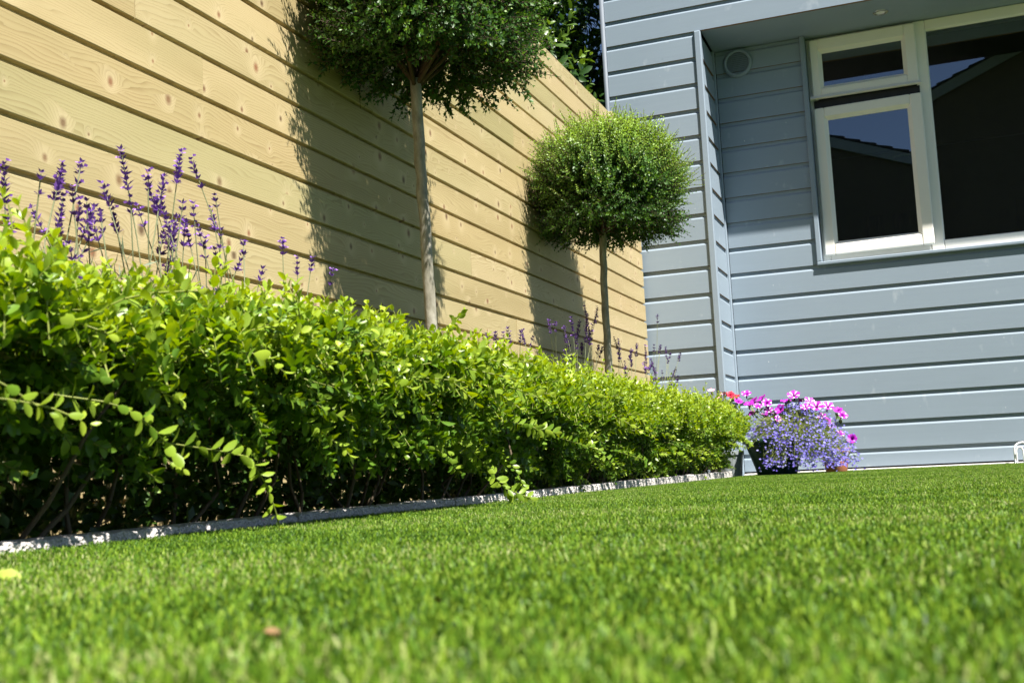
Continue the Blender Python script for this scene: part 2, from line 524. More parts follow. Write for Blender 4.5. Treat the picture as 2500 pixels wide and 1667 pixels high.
def twigs(name, mat, parent, segs, n=3):
    """segs: list of (p0,p1,r0,r1)"""
    if not segs: return None
    p0 = np.array([s[0] for s in segs]); p1 = np.array([s[1] for s in segs])
    r0 = np.array([s[2] for s in segs]); r1 = np.array([s[3] for s in segs])
    d = norm(p1 - p0)
    a = norm(np.cross(d, np.array([0.31, 0.77, 0.55]))); b = np.cross(d, a)
    V = []
    for k in range(2):
        for j in range(n):
            an = 2 * math.pi * j / n
            V.append((p0, p1)[k] + ((r0, r1)[k])[:, None] * (math.cos(an) * a + math.sin(an) * b))
    V = np.stack(V, 1)
    m = len(segs)
    F = np.array([(j, (j + 1) % n, n + (j + 1) % n, n + j) for j in range(n)])
    LV = (F.reshape(-1)[None, :] + (np.arange(m) * 2 * n)[:, None]).reshape(-1)
    me = bpy.data.meshes.new(name)
    V = V.reshape(-1, 3)
    me.vertices.add(len(V)); me.vertices.foreach_set('co', V.astype(np.float32).ravel())
    me.loops.add(len(LV)); me.loops.foreach_set('vertex_index', LV.astype(np.int32))
    me.polygons.add(m * n)
    me.polygons.foreach_set('loop_start', (np.arange(m * n) * 4).astype(np.int32))
    me.polygons.foreach_set('loop_total', np.full(m * n, 4, np.int32))
    me.update(calc_edges=True)
    me.polygons.foreach_set('use_smooth', np.ones(m * n, bool))
    me.materials.append(mat)
    return link(name, me, parent)

def project(p):
    d = np.asarray(p) - np.array([0.0, 0.0, 0.14])
    z = d @ CF
    return 1250 + 2736.4 * (d @ CR) / z, 833.5 - 2736.4 * (d @ CU) / z, z

# ------------------------------------------------------------------ levels
YP, YR, XF = 5.95, 6.33, -1.417
def tip_z(y): return 0.085 - 0.0125 * y          # tips of the turf
def soil_z(x, y): return 0.078 - 0.0105 * y
BLADE = 0.022

# ------------------------------------------------------------------ ground
def ground():
    V, F = [], []
    ys = [-120, -40, -8, -2, 0, 2, 4, 6.26, 8, 40, 150]
    xs = [-150, -30, -6, -1.6, -0.93, 0, 1.5, 4, 30, 150]
    for y in ys:
        for x in xs:
            yy = min(max(y, -2), 6.26)
            z = tip_z(yy) - BLADE
            if not (-0.93 <= x <= 4 and -2 <= y <= 6.26): z -= 0.05
            V.append((x, y, z))
    n = len(xs)
    for i in range(len(ys) - 1):
        for j in range(n - 1):
            F.append((i * n + j, i * n + j + 1, (i + 1) * n + j + 1, (i + 1) * n + j))
    tag(mk('ground', V, F, M['turf']), kind='structure')
ground()

def soil():
    V, F = [], []
    ny, nx = 120, 14
    for i in range(ny):
        y = -1.6 + 7.54 * i / (ny - 1)
        for j in range(nx):
            x = -0.955 - 0.455 * j / (nx - 1)
            V.append((x, y, soil_z(x, y) - 0.012 + RNG.uniform(-.008, .008)))
    for i in range(ny - 1):
        for j in range(nx - 1):
            a = i * nx + j
            F.append((a, a + nx, a + nx + 1, a + 1))
    tag(mk('soil_bed', V, F, M['soil']), kind='structure')
soil()

def slab():
    b = MB()
    b.box(-1.0, 4.0, 6.22, 6.5, -0.12, 0.014, bev=0.006)
    tag(b.build('slab_strip', M['slab']), kind='structure')
slab()

# concrete edging stones
def edging():
    root = empty('garden_edging', (-0.945, 2.5, 0.07))
    tag(root, 'row of low pale concrete edging stones between the hedge and the lawn', 'edging')
    y = -1.5
    i = 0
    while y < 5.35:
        ln = 0.60 if i % 2 else 0.60
        y1 = min(y + ln, 5.385)
        n = 44
        V, F = [], []
        tilt = RNG.uniform(-.003, .003); dz = RNG.uniform(-.003, .003)
        sec = [(-0.918, -0.12), (-0.9185, -0.012), (-0.919, -0.002), (-0.921, 0.0), (-0.945, 0.0005), (-0.967, 0.0), (-0.969, -0.003), (-0.97, -0.12)]
        for k in range(n + 1):
            yy = y + 0.003 + (y1 - y - 0.006) * k / n
            chip = max(0, RNG.normal(0, .0016)) if 0 < k < n else 0.004
            for s, (x, z) in enumerate(sec):
                jit = RNG.uniform(-.0008, .0008)
                zz = z if z < -.1 else z - chip * (1 if s in (2, 3) else .4) + tilt * (k / n - .5) + dz
                V.append((x + jit, yy, 0.0945 - 0.0086 * yy + zz))
        m = len(sec)
        for k in range(n):
            for s in range(m - 1):
                a = k * m + s
                F.append((a, a + 1, a + m + 1, a + m))
        F.append(tuple(range(m))[::-1]); F.append(tuple(n * m + s for s in range(m)))
        mk('edging_stone', V, F, M['kerb'], root)
        y = y1
        i += 1
edging()

# ------------------------------------------------------------------ fence
def fence():
    root = empty('wooden_fence', (XF - 0.03, 2.2, 0.0))
    tag(root, 'tall pale pine fence of horizontal boards with dark grooves behind the hedge', 'fence')
    pitch = 0.0946
    z0 = 0.5815 - pitch * 6
    joints = {10: [1.979], 14: [3.944], 8: [3.457], 6: [3.873], 11: [1.76], 19: [5.193]}
    rows = [k for k in range(20)]
    for k in rows:
        zb = z0 + pitch * k          # visible face bottom (upper edge of the groove below is at zb+0.0 )
        js = list(joints.get(k, []))
        if not js:
            js = [random.choice([0.6, 3.1, 4.6, 5.4]) + random.uniform(-.3, .3)] if k % 2 else [random.uniform(-.2, .9)]
        cuts = [-2.4] + sorted(js) + [5.925]
        top = k == rows[-1]
        for a, b in zip(cuts[:-1], cuts[1:]):
            dx = random.uniform(-.0012, .0012)
            f = XF + dx
            y0, y1 = a + 0.0009, b - 0.0009
            # profile (x outward, z): groove is the rebated strip at the foot of each board
            g = 0.0104
            ht = pitch if not top else 0.0875
            prof = [(f - 0.020, 0.0005), (f - 0.0125, 0.0005), (f - 0.0125, g - 0.001), (f - 0.0016, g), (f, g + 0.0014), (f, ht - 0.0016), (f - 0.0014, ht - 0.0003), (f - 0.020, ht - 0.0003)]
            # board face sits above the groove: the lower edge of the board overhangs nothing, its top edge catches the sun
            prof = [(x, zb + z - g) for x, z in prof]
            m = len(prof)
            V = [(x, y0, z) for x, z in prof] + [(x, y1, z) for x, z in prof]
            F = [(i, (i + 1) % m, m + (i + 1) % m, m + i) for i in range(m)]
            F = [tuple(reversed(q)) for q in F]
            F += [tuple(range(m)), tuple(range(2 * m - 1, m - 1, -1))]
            mk('board', V, F, M['pine'], root)
    for y in (-1.6, 0.2, 2.0, 3.8, 5.6):
        b = MB(); b.box(XF - 0.12, XF - 0.022, y - .05, y + .05, -0.3, 1.94, bev=.004)
        b.build('post', M['pine'], root)
    b = MB(); b.box(XF - 0.06, XF - 0.0215, -2.4, 5.9, -0.2, 0.0)
fence()

# ------------------------------------------------------------------ garden room
CH = 0.0095     # channel depth of the cladding
def clad_board(parent, axis, a0, a1, plane, zb, zt, full=True):
    """one channelled board. axis 'x': runs along X on plane Y=plane facing -Y; axis 'y': runs along Y on plane X=plane facing +X"""
    j = random.uniform(-.0009, .0009)
    o = 0.0 + j
    chm = 0.011
    ch_top = zt
    if full:
        face_top = zt - 0.0312
        prof = [(0.020, zb), (o, zb), (o, face_top), (o + 0.0022, face_top + 0.0045), (o + CH - 0.001, face_top + chm), (o + CH, face_top + chm + .001), (o + CH, zt - 0.0004), (0.020, zt - 0.0004)]
    else:
        prof = [(0.020, zb), (o, zb), (o, zt), (0.020, zt)]
    m = len(prof)
    a0 += 0.0006; a1 -= 0.0006
    if axis == 'x':
        V = [(a0, plane + d, z) for d, z in prof] + [(a1, plane + d, z) for d, z in prof]
    else:
        V = [(plane - d, a0, z) for d, z in prof] + [(plane - d, a1, z) for d, z in prof]
    F = [(i, (i + 1) % m, m + (i + 1) % m, m + i) for i in range(m)]
    mi = [1 if i == 0 else 0 for i in range(m)]
    F += [tuple(range(m))[::-1], tuple(range(m, 2 * m))]
    mi += [0, 0]
    return mk('cladding_board', V, F, [M['clad'], M['bare']], parent, midx=mi)

def garden_room():
    g = empty('garden_building', (0.5, 6.6, 0.0))
    tag(g, 'blue grey timber clad garden room with cream windows at the end of the lawn', 'garden room', kind='thing')
    pr = 0.1457
    XR = -1.010
    # recessed wall
    b0 = 0.119
    rows = [(0.023, b0)] + [(b0 + pr * k, b0 + pr * (k + 1)) for k in range(16)]
    for zb, zt in rows:
        if zt < 1.15:
            clad_board(g, 'x', XR, 3.0, YR, zb, zt)
        elif zb < 1.13:
            clad_board(g, 'x', XR, -0.508, YR, zb, zt)
            clad_board(g, 'x', -0.508, 3.0, YR, zb, 1.13, False)
        else:
            if zb > 2.43: continue
            clad_board(g, 'x', XR, -0.508, YR, zb, min(zt, 2.438))
    # front plane, left panel and the fascia above the recess
    pp = 0.1448
    pb = 0.847
    for k in range(-6, 16):
        zb = pb + pp * k
        if zb < 2.43:
            clad_board(g, 'x', -1.553, -1.056, YP, zb, zb + pp)
        elif zb < 3.05:
            clad_board(g, 'x', -1.553, 3.0, YP, zb, zb + pp)
    # return of the recess, facing the window
    for k in range(-6, 12):
        zb = pb + pp * k - 0.006
        if zb < 2.42:
            clad_board(g, 'y', YP + 0.028, YR - 0.030, -1.020, zb, min(zb + pp, 2.438))
    # trims
    def part(name, mat, *boxes, bev=.003):
        b = MB()
        for bx in boxes: b.box(*bx, bev=bev)
        return b.build(name, mat, g)
    part('corner_post', M['clad_plain'], (-1.0550, -1.0185, YP - 0.012, YP + 0.026, -0.02, 2.437), bev=.005)
    part('corner_trim', M['clad_plain'], (-1.035, XR - 0.001, YR - 0.029, YR - 0.001, -0.02, 2.437), bev=.004)
    b = MB(); b.tube([(-1.567, YP + .004, -0.05), (-1.567, YP + .004, 3.2)], 0.0135, 12)
    b.build('corner_bead', M['bead'], g, True)
    part('soffit', M['clad_plain'], (-1.0185, 3.0, YP + 0.0215, YR + 0.17, 2.4402, 2.46), bev=0)
    # backing (walls, roof, room inside)
    part('backing_wall', M['dark_lining'], (-1.55, -1.0405, YP + .021, YP + .05, -.05, 3.3), (-1.0405, 3.0, YP + .0215, YP + .05, 2.461, 3.3),
         (-1.0745, -1.0405, YP + .051, YR + .05, -.05, 2.438), (-1.04, -0.51, YR + .021, YR + .05, -.05, 2.4385), (-0.51, 3.0, YR + .021, YR + .05, -.05, 1.128), bev=0)
    part('side_wall', M['clad_plain'], (-1.555, -1.52, YP + .051, 9.5, -.05, 3.3), (3.0, 3.05, YP, 9.5, -.05, 3.3), (-1.515, 2.99, 9.45, 9.5, -.05, 3.3), bev=0)
    part('roof', M['roof_felt'], (-1.62, 3.15, YP - .04, 9.6, 3.302, 3.36), bev=.004)
    part('room_lining', M['room'], (-1.0, 2.98, 9.3, 9.34, 0, 2.45), (-1.03, -1.001, YR + .06, 9.3, 0, 2.45), (-1.0, 2.98, YR + .17, 9.3, 2.4605, 2.48), (-1.0, 2.98, YR + .06, 9.3, -.03, 0.0), bev=0)
    # navy curtains / hangings inside
    for x0, x1 in ((-0.30, -0.19), (-0.13, 0.07), (0.55, 1.0)):
        V, F = [], []
        n = 18
        for i in range(n + 1):
            x = x0 + (x1 - x0) * i / n
            y = YR + 0.75 + 0.02 * math.sin(i * 1.9)
            V += [(x, y, 0.35), (x, y, 1.52), (x, y + .012, 1.52), (x, y + .012, .35)]
        for i in range(n):
            for q in range(4):
                a = i * 4 + q; c = i * 4 + (q + 1) % 4
                F.append((a, c, c + 4, a + 4))
        mk('curtain', V, F, M['curtain'], g, True)

    # ---- window
    w = empty('window', (0.4, YR, 1.75)); w.parent = g; w.matrix_parent_inverse = Matrix.Translation(-Vector(g.location))
    w['label'] = 'cream framed window with two opening sashes and a wide fixed pane'
    def wp(name, mat, boxes, bev=.003, smooth=False):
        b = MB()
        for bx in boxes: b.box(*bx, bev=bev)
        o = b.build(name, mat)
        o.parent = w
        o.matrix_parent_inverse = Matrix.Translation(-(Vector(w.location)))
        return o
    fy = YR + 0.064       # face of the fixed frame
    # painted surround
    wp('surround', M['clad_plain'], [(-0.531, -0.5055, YR - .017, YR + .14, 1.153, 2.439)], .003)
    wp('sill', M['clad_plain'], [(-0.531, 3.0, YR - .020, YR + .14, 1.132, 1.1515)], .004)
    # fixed frame
    wp('frame', M['frame'], [(-0.5045, -0.4615, fy, YR + .16, 1.153, 2.4385), (0.067, 0.131, fy - .004, YR + .16, 1.153, 2.4385),
                             (-0.4605, 0.066, fy, YR + .16, 2.404, 2.4385), (-0.4605, 0.066, fy + .008, YR + .16, 2.035, 2.077), (-0.4605, 0.066, fy, YR + .16, 1.153, 1.225),
                             (0.132, 2.2, fy - .002, YR + .16, 2.3805, 2.4385), (0.132, 2.2, fy - .002, YR + .16, 1.153, 1.212), (2.2005, 2.26, fy - .002, YR + .16, 1.153, 2.4385)], .004)
    def bead(x0, x1, z0, z1, y, t=.016, d=.012):
        """sloping glazing bead round a pane"""
        V = [(x0 - t, y - d, z0 - t), (x1 + t, y - d, z0 - t), (x1 + t, y - d, z1 + t), (x0 - t, y - d, z1 + t),
             (x0, y, z0), (x1, y, z0), (x1, y, z1), (x0, y, z1)]
        F = [(0, 1, 5, 4), (1, 2, 6, 5), (2, 3, 7, 6), (3, 0, 4, 7)]
        return V, F
    def sash(name, x0, x1, z0, z1, gx0, gx1, gz0, gz1, open_deg, handle):
        yf = fy - .030
        yb = fy - .0015
        t = .017
        b = MB()
        b.box(x0, gx0 - t, yf, yb, z0, z1, bev=.005)
        b.box(gx1 + t, x1, yf, yb, z0, z1, bev=.005)
        b.box(gx0 - t + .0002, gx1 + t - .0002, yf + .0004, yb, z0, gz0 - t, bev=.004)
        b.box(gx0 - t + .0002, gx1 + t - .0002, yf + .0004, yb, gz1 + t, z1, bev=.004)
        V, F = bead(gx0, gx1, gz0, gz1, yb - .004, t, .018)
        b.add(V, F)
        o = b.build(name, M['frame'])
        p = MB(); p.box(gx0 - .004, gx1 + .004, yb - .0035, yb - .0005, gz0 - .004, gz1 + .004)
        pane = p.build('pane', M['glass'])
        hx, hz = handle
        hb = MB()
        if name == 'casement_sash':
            hb.tube([(gx1 + .01, yb + .02, hz), (gx1 - .03, yb + .034, hz + .001), (gx1 - .10, yb + .036, hz - .003)], .0062, 8)
        else:
            hb.tube([(hx, yb + .02, gz0 - .01), (hx, yb + .034, gz0 + .014), (hx + .001, yb + .034, gz0 + .04)], .007, 8)
        hnd = hb.build('handle', M['handle'], None, True)
        # swing about the hinge (left stile)
        hinge = Vector((x0, yb, 0))
        R = Matrix.Translation(hinge) @ Matrix.Rotation(rad(-open_deg), 4, 'Z') @ Matrix.Translation(-hinge)
        for ob in (o, pane, hnd):
            ob.data.transform(R)
            ob.parent = w
            ob.matrix_parent_inverse = Matrix.Translation(-Vector(w.location))
        return o
    sash('vent_sash', -0.485, 0.079, 2.083, 2.424, -0.421, 0.004, 2.1555, 2.343, 0.0, (-0.20, 0))
    # drip rail under the vent sash
    V = [(-0.499, fy - .032, 2.0995), (0.087, fy - .032, 2.0995), (0.087, fy - .052, 2.079), (-0.499, fy - .052, 2.079), (-0.499, fy - .030, 2.076), (0.087, fy - .030, 2.076)]
    o = mk('drip_rail', V, [(0, 1, 2, 3)[::-1], (3, 2, 5, 4)[::-1], (0, 3, 4), (1, 5, 2), (0, 4, 5, 1)], M['frame']); o.parent = w; o.matrix_parent_inverse = Matrix.Translation(-Vector(w.location))
    wp('gap_shade_strip', M['gap_shade'], [(-0.483, 0.079, fy - .012, fy + .006, 2.0305, 2.074)], 0)  # black strip over the transom, painted shade of the gap
    sash('casement_sash', -0.487, 0.084, 1.191, 2.0265, -0.415, 0.006, 1.266, 1.9555, 1.2, (0, 1.707))
    # wide fixed pane
    p = MB(); p.box(0.128, 2.203, YR + .080, YR + .084, 1.205, 2.3835)
    pn = p.build('pane', M['glass']); pn.parent = w; pn.matrix_parent_inverse = Matrix.Translation(-Vector(w.location))
    V, F = bead(0.136, 2.195, 1.215, 2.376, YR + .0795, .007, .016)
    bd = mk('glazing_bead', V, F, M['frame']); bd.parent = w; bd.matrix_parent_inverse = Matrix.Translation(-Vector(w.location))

    # ---- round air vent on the shaded wall
    vx, vz, vy = -0.883, 2.350, YR - .001
    vr = empty('air_vent', (vx, vy, vz)); vr.parent = g; vr.matrix_parent_inverse = Matrix.Translation(-Vector(g.location))
    vr['label'] = 'round louvred air vent painted blue grey'
    def vp(name, b, mat=M['clad_plain'], smooth=False):
        o = b.build(name, mat, None, smooth); o.parent = vr; o.matrix_parent_inverse = Matrix.Translation(-Vector(vr.location)); return o
    b = MB()
    n = 40
    prof = [(.062, -.010), (.064, -.017), (.076, -.017), (.083, -.010), (.084, .0)]
    V = []
    for r_, d in prof:
        for j in range(n):
            a = 2 * math.pi * j / n
            V.append((vx + r_ * math.cos(a), vy + d, vz + r_ * math.sin(a)))
    F = [(i * n + j, i * n + (j + 1) % n, (i + 1) * n + (j + 1) % n, (i + 1) * n + j) for i in range(len(prof) - 1) for j in range(n)]
    b.add(V, F); vp('vent_ring', b, smooth=True)
    for i in range(11):
        z = vz - .055 + i * .011
        hw = math.sqrt(max(.0001, .0625 ** 2 - (z - vz) ** 2))
        b = MB()
        b.add([(vx - hw, vy - .004, z + .005), (vx + hw, vy - .004, z + .005), (vx + hw, vy - .013, z - .003), (vx - hw, vy - .013, z - .003),
               (vx - hw, vy - .004, z + .002), (vx + hw, vy - .004, z + .002), (vx + hw, vy - .013, z - .006), (vx - hw, vy - .013, z - .006)],
              [(0, 1, 2, 3)[::-1], (4, 5, 6, 7), (3, 2, 6, 7), (0, 4, 5, 1), (0, 3, 7, 4), (1, 5, 6, 2)])
        vp('louvre', b)
    # ---- recessed downlight in the soffit
    d = empty('downlight', (-0.085, 6.165, 2.44)); d.parent = g; d.matrix_parent_inverse = Matrix.Translation(-Vector(g.location))
    d['label'] = 'round steel downlight set in the soffit'
    b = MB(); b.lathe([(.026, -.0015), (.028, -.004), (.037, -.004), (.041, -.0015), (.041, .0)], (-0.085, 6.165, 2.4398), 28)
    o = b.build('rim', M['chrome'], None, True); o.parent = d; o.matrix_parent_inverse = Matrix.Translation(-Vector(d.location))
    b = MB(); b.lathe([(.0005, -.0008), (.012, -.0012), (.0262, -.0004)], (-0.085, 6.165, 2.4398), 24)
    o = b.build('lamp_glass', M['lens'], None, True); o.parent = d; o.matrix_parent_inverse = Matrix.Translation(-Vector(d.location))
garden_room()

# ------------------------------------------------------------------ houses behind the camera (seen only in the panes)
def neighbour(name, label, x0, x1, yw, za, zb, zlow):
    """gable wall facing the garden; verge from (x0,za) to (x1,zb)"""
    h = empty(name, ((x0 + x1) / 2, yw - 2, 0))
    tag(h, label, 'house', 'houses across the garden')
    b = MB()
    V = [(x0, yw, -.3), (x1, yw, -.3), (x1, yw, zb), (x0, yw, za), (x0, yw - 5, -.3), (x1, yw - 5, -.3), (x1, yw - 5, zb), (x0, yw - 5, za)]
    b.add(V, [(0, 3, 2, 1), (4, 5, 6, 7), (0, 4, 7, 3), (1, 2, 6, 5), (3, 7, 6, 2)])
    b.build('wall', M['brick'], h)
    n = max(4, int(abs(x1 - x0) / 0.24))
    up = 1 if zb > za else -1
    roof = None
    for i in range(n):
        t0 = i / n; t1 = (i + 1) / n
        xa, xb = x0 + (x1 - x0) * t0, x0 + (x1 - x0) * t1
        ya, yb_ = za + (zb - za) * t0, za + (zb - za) * t1
        lo, hi = (0.05, 0.02) if up > 0 else (0.02, 0.05)
        b = MB()
        V = [(xa, yw + .12, ya + .02), (xb, yw + .12, yb_ + .02), (xb, yw + .12, yb_ + .02 + hi), (xa, yw + .12, ya + .02 + lo)]
        V += [(x, yw - 5.1, z) for x, _, z in V]
        b.add(V, [(0, 1, 2, 3)[::-1], (4, 5, 6, 7), (3, 2, 6, 7)[::-1], (0, 4, 5, 1), (0, 3, 7, 4), (1, 5, 6, 2)])
        b.build('roof_tile', M['roof_tile'], h)
    b = MB()
    V = [(x0, yw + .10, za - .16), (x1, yw + .10, zb - .16), (x1, yw + .10, zb + .012), (x0, yw + .10, za + .012)]
    V += [(x, yw + .06, z) for x, _, z in V]
    b.add(V, [(0, 1, 2, 3), (4, 5, 6, 7)[::-1], (3, 2, 6, 7), (0, 4, 5, 1), (0, 3, 7, 4), (1, 5, 6, 2)])
    b.build('bargeboard', M['barge'], h)
    if zb > za:
        b = MB(); b.box(-4.0, 6.0, yw + .13, -4.2, 6.19, 6.34); b.build('added_canopy', M['roof_tile'], h)  # unseen slab added to darken what the top panes reflect
neighbour('neighbour_house', 'low brown house whose stepped roof edge shows in the casement pane', -4.4, 0.20, -6.0, 6.22, 4.42, 4.9)
neighbour('neighbour_house', 'taller brown house whose roof edge shows in the wide pane', 0.24, 5.5, -6.3, 5.71, 7.92, 6.2)

# ------------------------------------------------------------------ turf blades
def turf():
    rng = np.random.RandomState(5)
    def patch(n, radius, seed):
        r = np.random.RandomState(seed)
        a = r.uniform(0, 2 * np.pi, n)
        q = np.sqrt(r.uniform(0, 1, n)) * radius
        P = np.stack([q * np.cos(a), q * np.sin(a), np.zeros(n)], 1)
        # yarn tufts: snap to stitch positions
        P[:, :2] = np.round(P[:, :2] / 0.0062) * 0.0062 + r.normal(0, .0011, (n, 2))
        ht = r.uniform(.5, 1.12, n) * 0.0235
        # curly thatch fibres
        th = r.uniform(0, 1, n) < .22
        ht = np.where(th, r.uniform(.3, .55, n) * .0235, ht)
        lean = np.where(th, .9, .30)[:, None] * r.normal(0, 1, (n, 2)) * ht[:, None]
        wd = r.uniform(.0011, .0019, n)
        fa = r.uniform(0, np.pi, n)
        side = np.stack([np.cos(fa), np.sin(fa), np.zeros(n)], 1) * wd[:, None] * .5
        mid = P + np.concatenate([lean * .32, (ht * .55)[:, None]], 1)
        tip = P + np.concatenate([lean, (ht * (1 - .15 * np.linalg.norm(lean, axis=1) / ht))[:, None]], 1)
        V = np.stack([P - side, P + side, mid - side * .95, mid + side * .95, tip - side * .5, tip + side * .5], 1)
        age = np.clip(r.normal(.54, .30, n), 0, .97)
        age = np.where(r.uniform(0, 1, n) < .002, 1.0, age)  # a few palest blades: glints on the turf put into the colour
        age = np.where(th, age * .75, age)
        F = np.array([(0, 1, 3, 2), (2, 3, 5, 4)])
        me = bpy.data.meshes.new('turf_patch')
        VV = V.reshape(-1, 3)
        LV = (F.reshape(-1)[None, :] + (np.arange(n) * 6)[:, None]).reshape(-1)
        me.vertices.add(len(VV)); me.vertices.foreach_set('co', VV.astype(np.float32).ravel())
        me.loops.add(len(LV)); me.loops.foreach_set('vertex_index', LV.astype(np.int32))
        me.polygons.add(2 * n)
        me.polygons.foreach_set('loop_start', (np.arange(2 * n) * 4).astype(np.int32))
        me.polygons.foreach_set('loop_total', np.full(2 * n, 4, np.int32))
        me.update(calc_edges=True)
        me.polygons.foreach_set('use_smooth', np.ones(2 * n, bool))
        at = me.attributes.new('age', 'FLOAT', 'POINT')
        at.data.foreach_set('value', np.repeat(age, 6).astype(np.float32))
        me.materials.append(M['grass'])
        return bpy.data.objects.new('turf_patch', me)
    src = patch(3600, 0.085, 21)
    # points
    pts = []
    s = 0.062
    y = -0.7
    while y < 6.24:
        x = -0.865
        while x < 2.4:
            if x < 0.9 + max(0, y) * .28:
                px, py = x + rng.uniform(-.02, .02), y + rng.uniform(-.02, .02)
                px = max(px, -0.845); py = min(py, 6.145)
                pts.append((px, py, tip_z(py) - BLADE))
            x += s
        y += s
    for yy in np.arange(-.7, 6.2, .05):
        pts.append((-0.842, yy, tip_z(yy) - BLADE))
    me = bpy.data.meshes.new('grass')
    me.from_pydata(pts, [], [])
    me.update()
    o = link('grass', me)
    tag(o, 'short bright green artificial turf covering the lawn', 'grass', kind='stuff')
    ng = bpy.data.node_groups.new('turf', 'GeometryNodeTree')
    ng.interface.new_socket('Geometry', in_out='INPUT', socket_type='NodeSocketGeometry')
    ng.interface.new_socket('Geometry', in_out='OUTPUT', socket_type='NodeSocketGeometry')
    N = ng.nodes
    gi = N.new('NodeGroupInput'); go = N.new('NodeGroupOutput')
    m2p = N.new('GeometryNodeMeshToPoints')
    iop = N.new('GeometryNodeInstanceOnPoints')
    oi = N.new('GeometryNodeObjectInfo'); oi.inputs['Object'].default_value = src
    oi.inputs['As Instance'].default_value = False
    rv = N.new('FunctionNodeRandomValue'); rv.data_type = 'FLOAT_VECTOR'
    rv.inputs['Min'].default_value = (0, 0, 0); rv.inputs['Max'].default_value = (0, 0, 6.2832)
    rs = N.new('FunctionNodeRandomValue'); rs.data_type = 'FLOAT_VECTOR'
    rs.inputs['Min'].default_value = (0.95, 0.95, 0.88); rs.inputs['Max'].default_value = (1.05, 1.05, 1.06); rs.inputs['Seed'].default_value = 3
    L = ng.links
    L.new(gi.outputs[0], m2p.inputs[0]); L.new(m2p.outputs[0], iop.inputs['Points'])
    L.new(oi.outputs['Geometry'], iop.inputs['Instance'])
    L.new(rv.outputs[0], iop.inputs['Rotation']); L.new(rs.outputs[0], iop.inputs['Scale'])
    L.new(iop.outputs[0], go.inputs[0])
    md = o.modifiers.new('turf', 'NODES'); md.node_group = ng
turf()

# ------------------------------------------------------------------ shoots
def make_shoot(p, d, length, npair, leaf, rng, age0, age1, flat=0.0, widthf=0.5, taper=0.5, curve=None):
    """returns (P,D,N,L,W,curl,age), stem points"""
    d = d / np.linalg.norm(d)
    pts = [p]
    cur = d.copy()
    for i in range(npair):
        cur = cur + (curve if curve is not None else 0) / npair + rng.normal(0, .06, 3)
        cur /= np.linalg.norm(cur)
        pts.append(pts[-1] + cur * length / npair)
    P, D, N, L, W, C, A = [], [], [], [], [], [], []
    a0 = rng.uniform(0, math.pi)
    for i in range(npair + 1):
        t = i / npair
        c = pts[min(i + 1, npair)] - pts[max(0, min(i, npair - 1))]
        c = c / (np.linalg.norm(c) + 1e-9)
        ref = np.cross(c, (0.2, 0.5, 0.84)); ref /= np.linalg.norm(ref) + 1e-9
        b = np.cross(c, ref)
        an = a0 + i * math.pi / 2 + rng.normal(0, .25)
        for s in (0, 1):
            th = an + s * math.pi + rng.normal(0, .12)
            q = math.cos(th) * ref + math.sin(th) * b
            phi = math.radians(68 - 36 * t + rng.normal(0, 9))
            dd = c * math.cos(phi) + q * math.sin(phi)
            nn = c * math.sin(phi) - q * math.cos(phi) + rng.normal(0, .18, 3)
            l = leaf * (1 - taper * max(0, (t - .55) / .45)) * rng.uniform(.78, 1.12) * (0.75 + .25 * min(1, t * 3))
            P.append(pts[i]); D.append(dd); N.append(nn); L.append(l); W.append(l * widthf * rng.uniform(.88, 1.12))
            C.append(rng.uniform(.02, .22)); A.append(age0 + (age1 - age0) * t + rng.normal(0, .07))
    return (np.array(P), np.array(D), np.array(N), np.array(L), np.array(W), np.array(C), np.clip(np.array(A), 0, 1)), pts

def cat(lst):
    return tuple(np.concatenate([l[i] for l in lst]) for i in range(7))

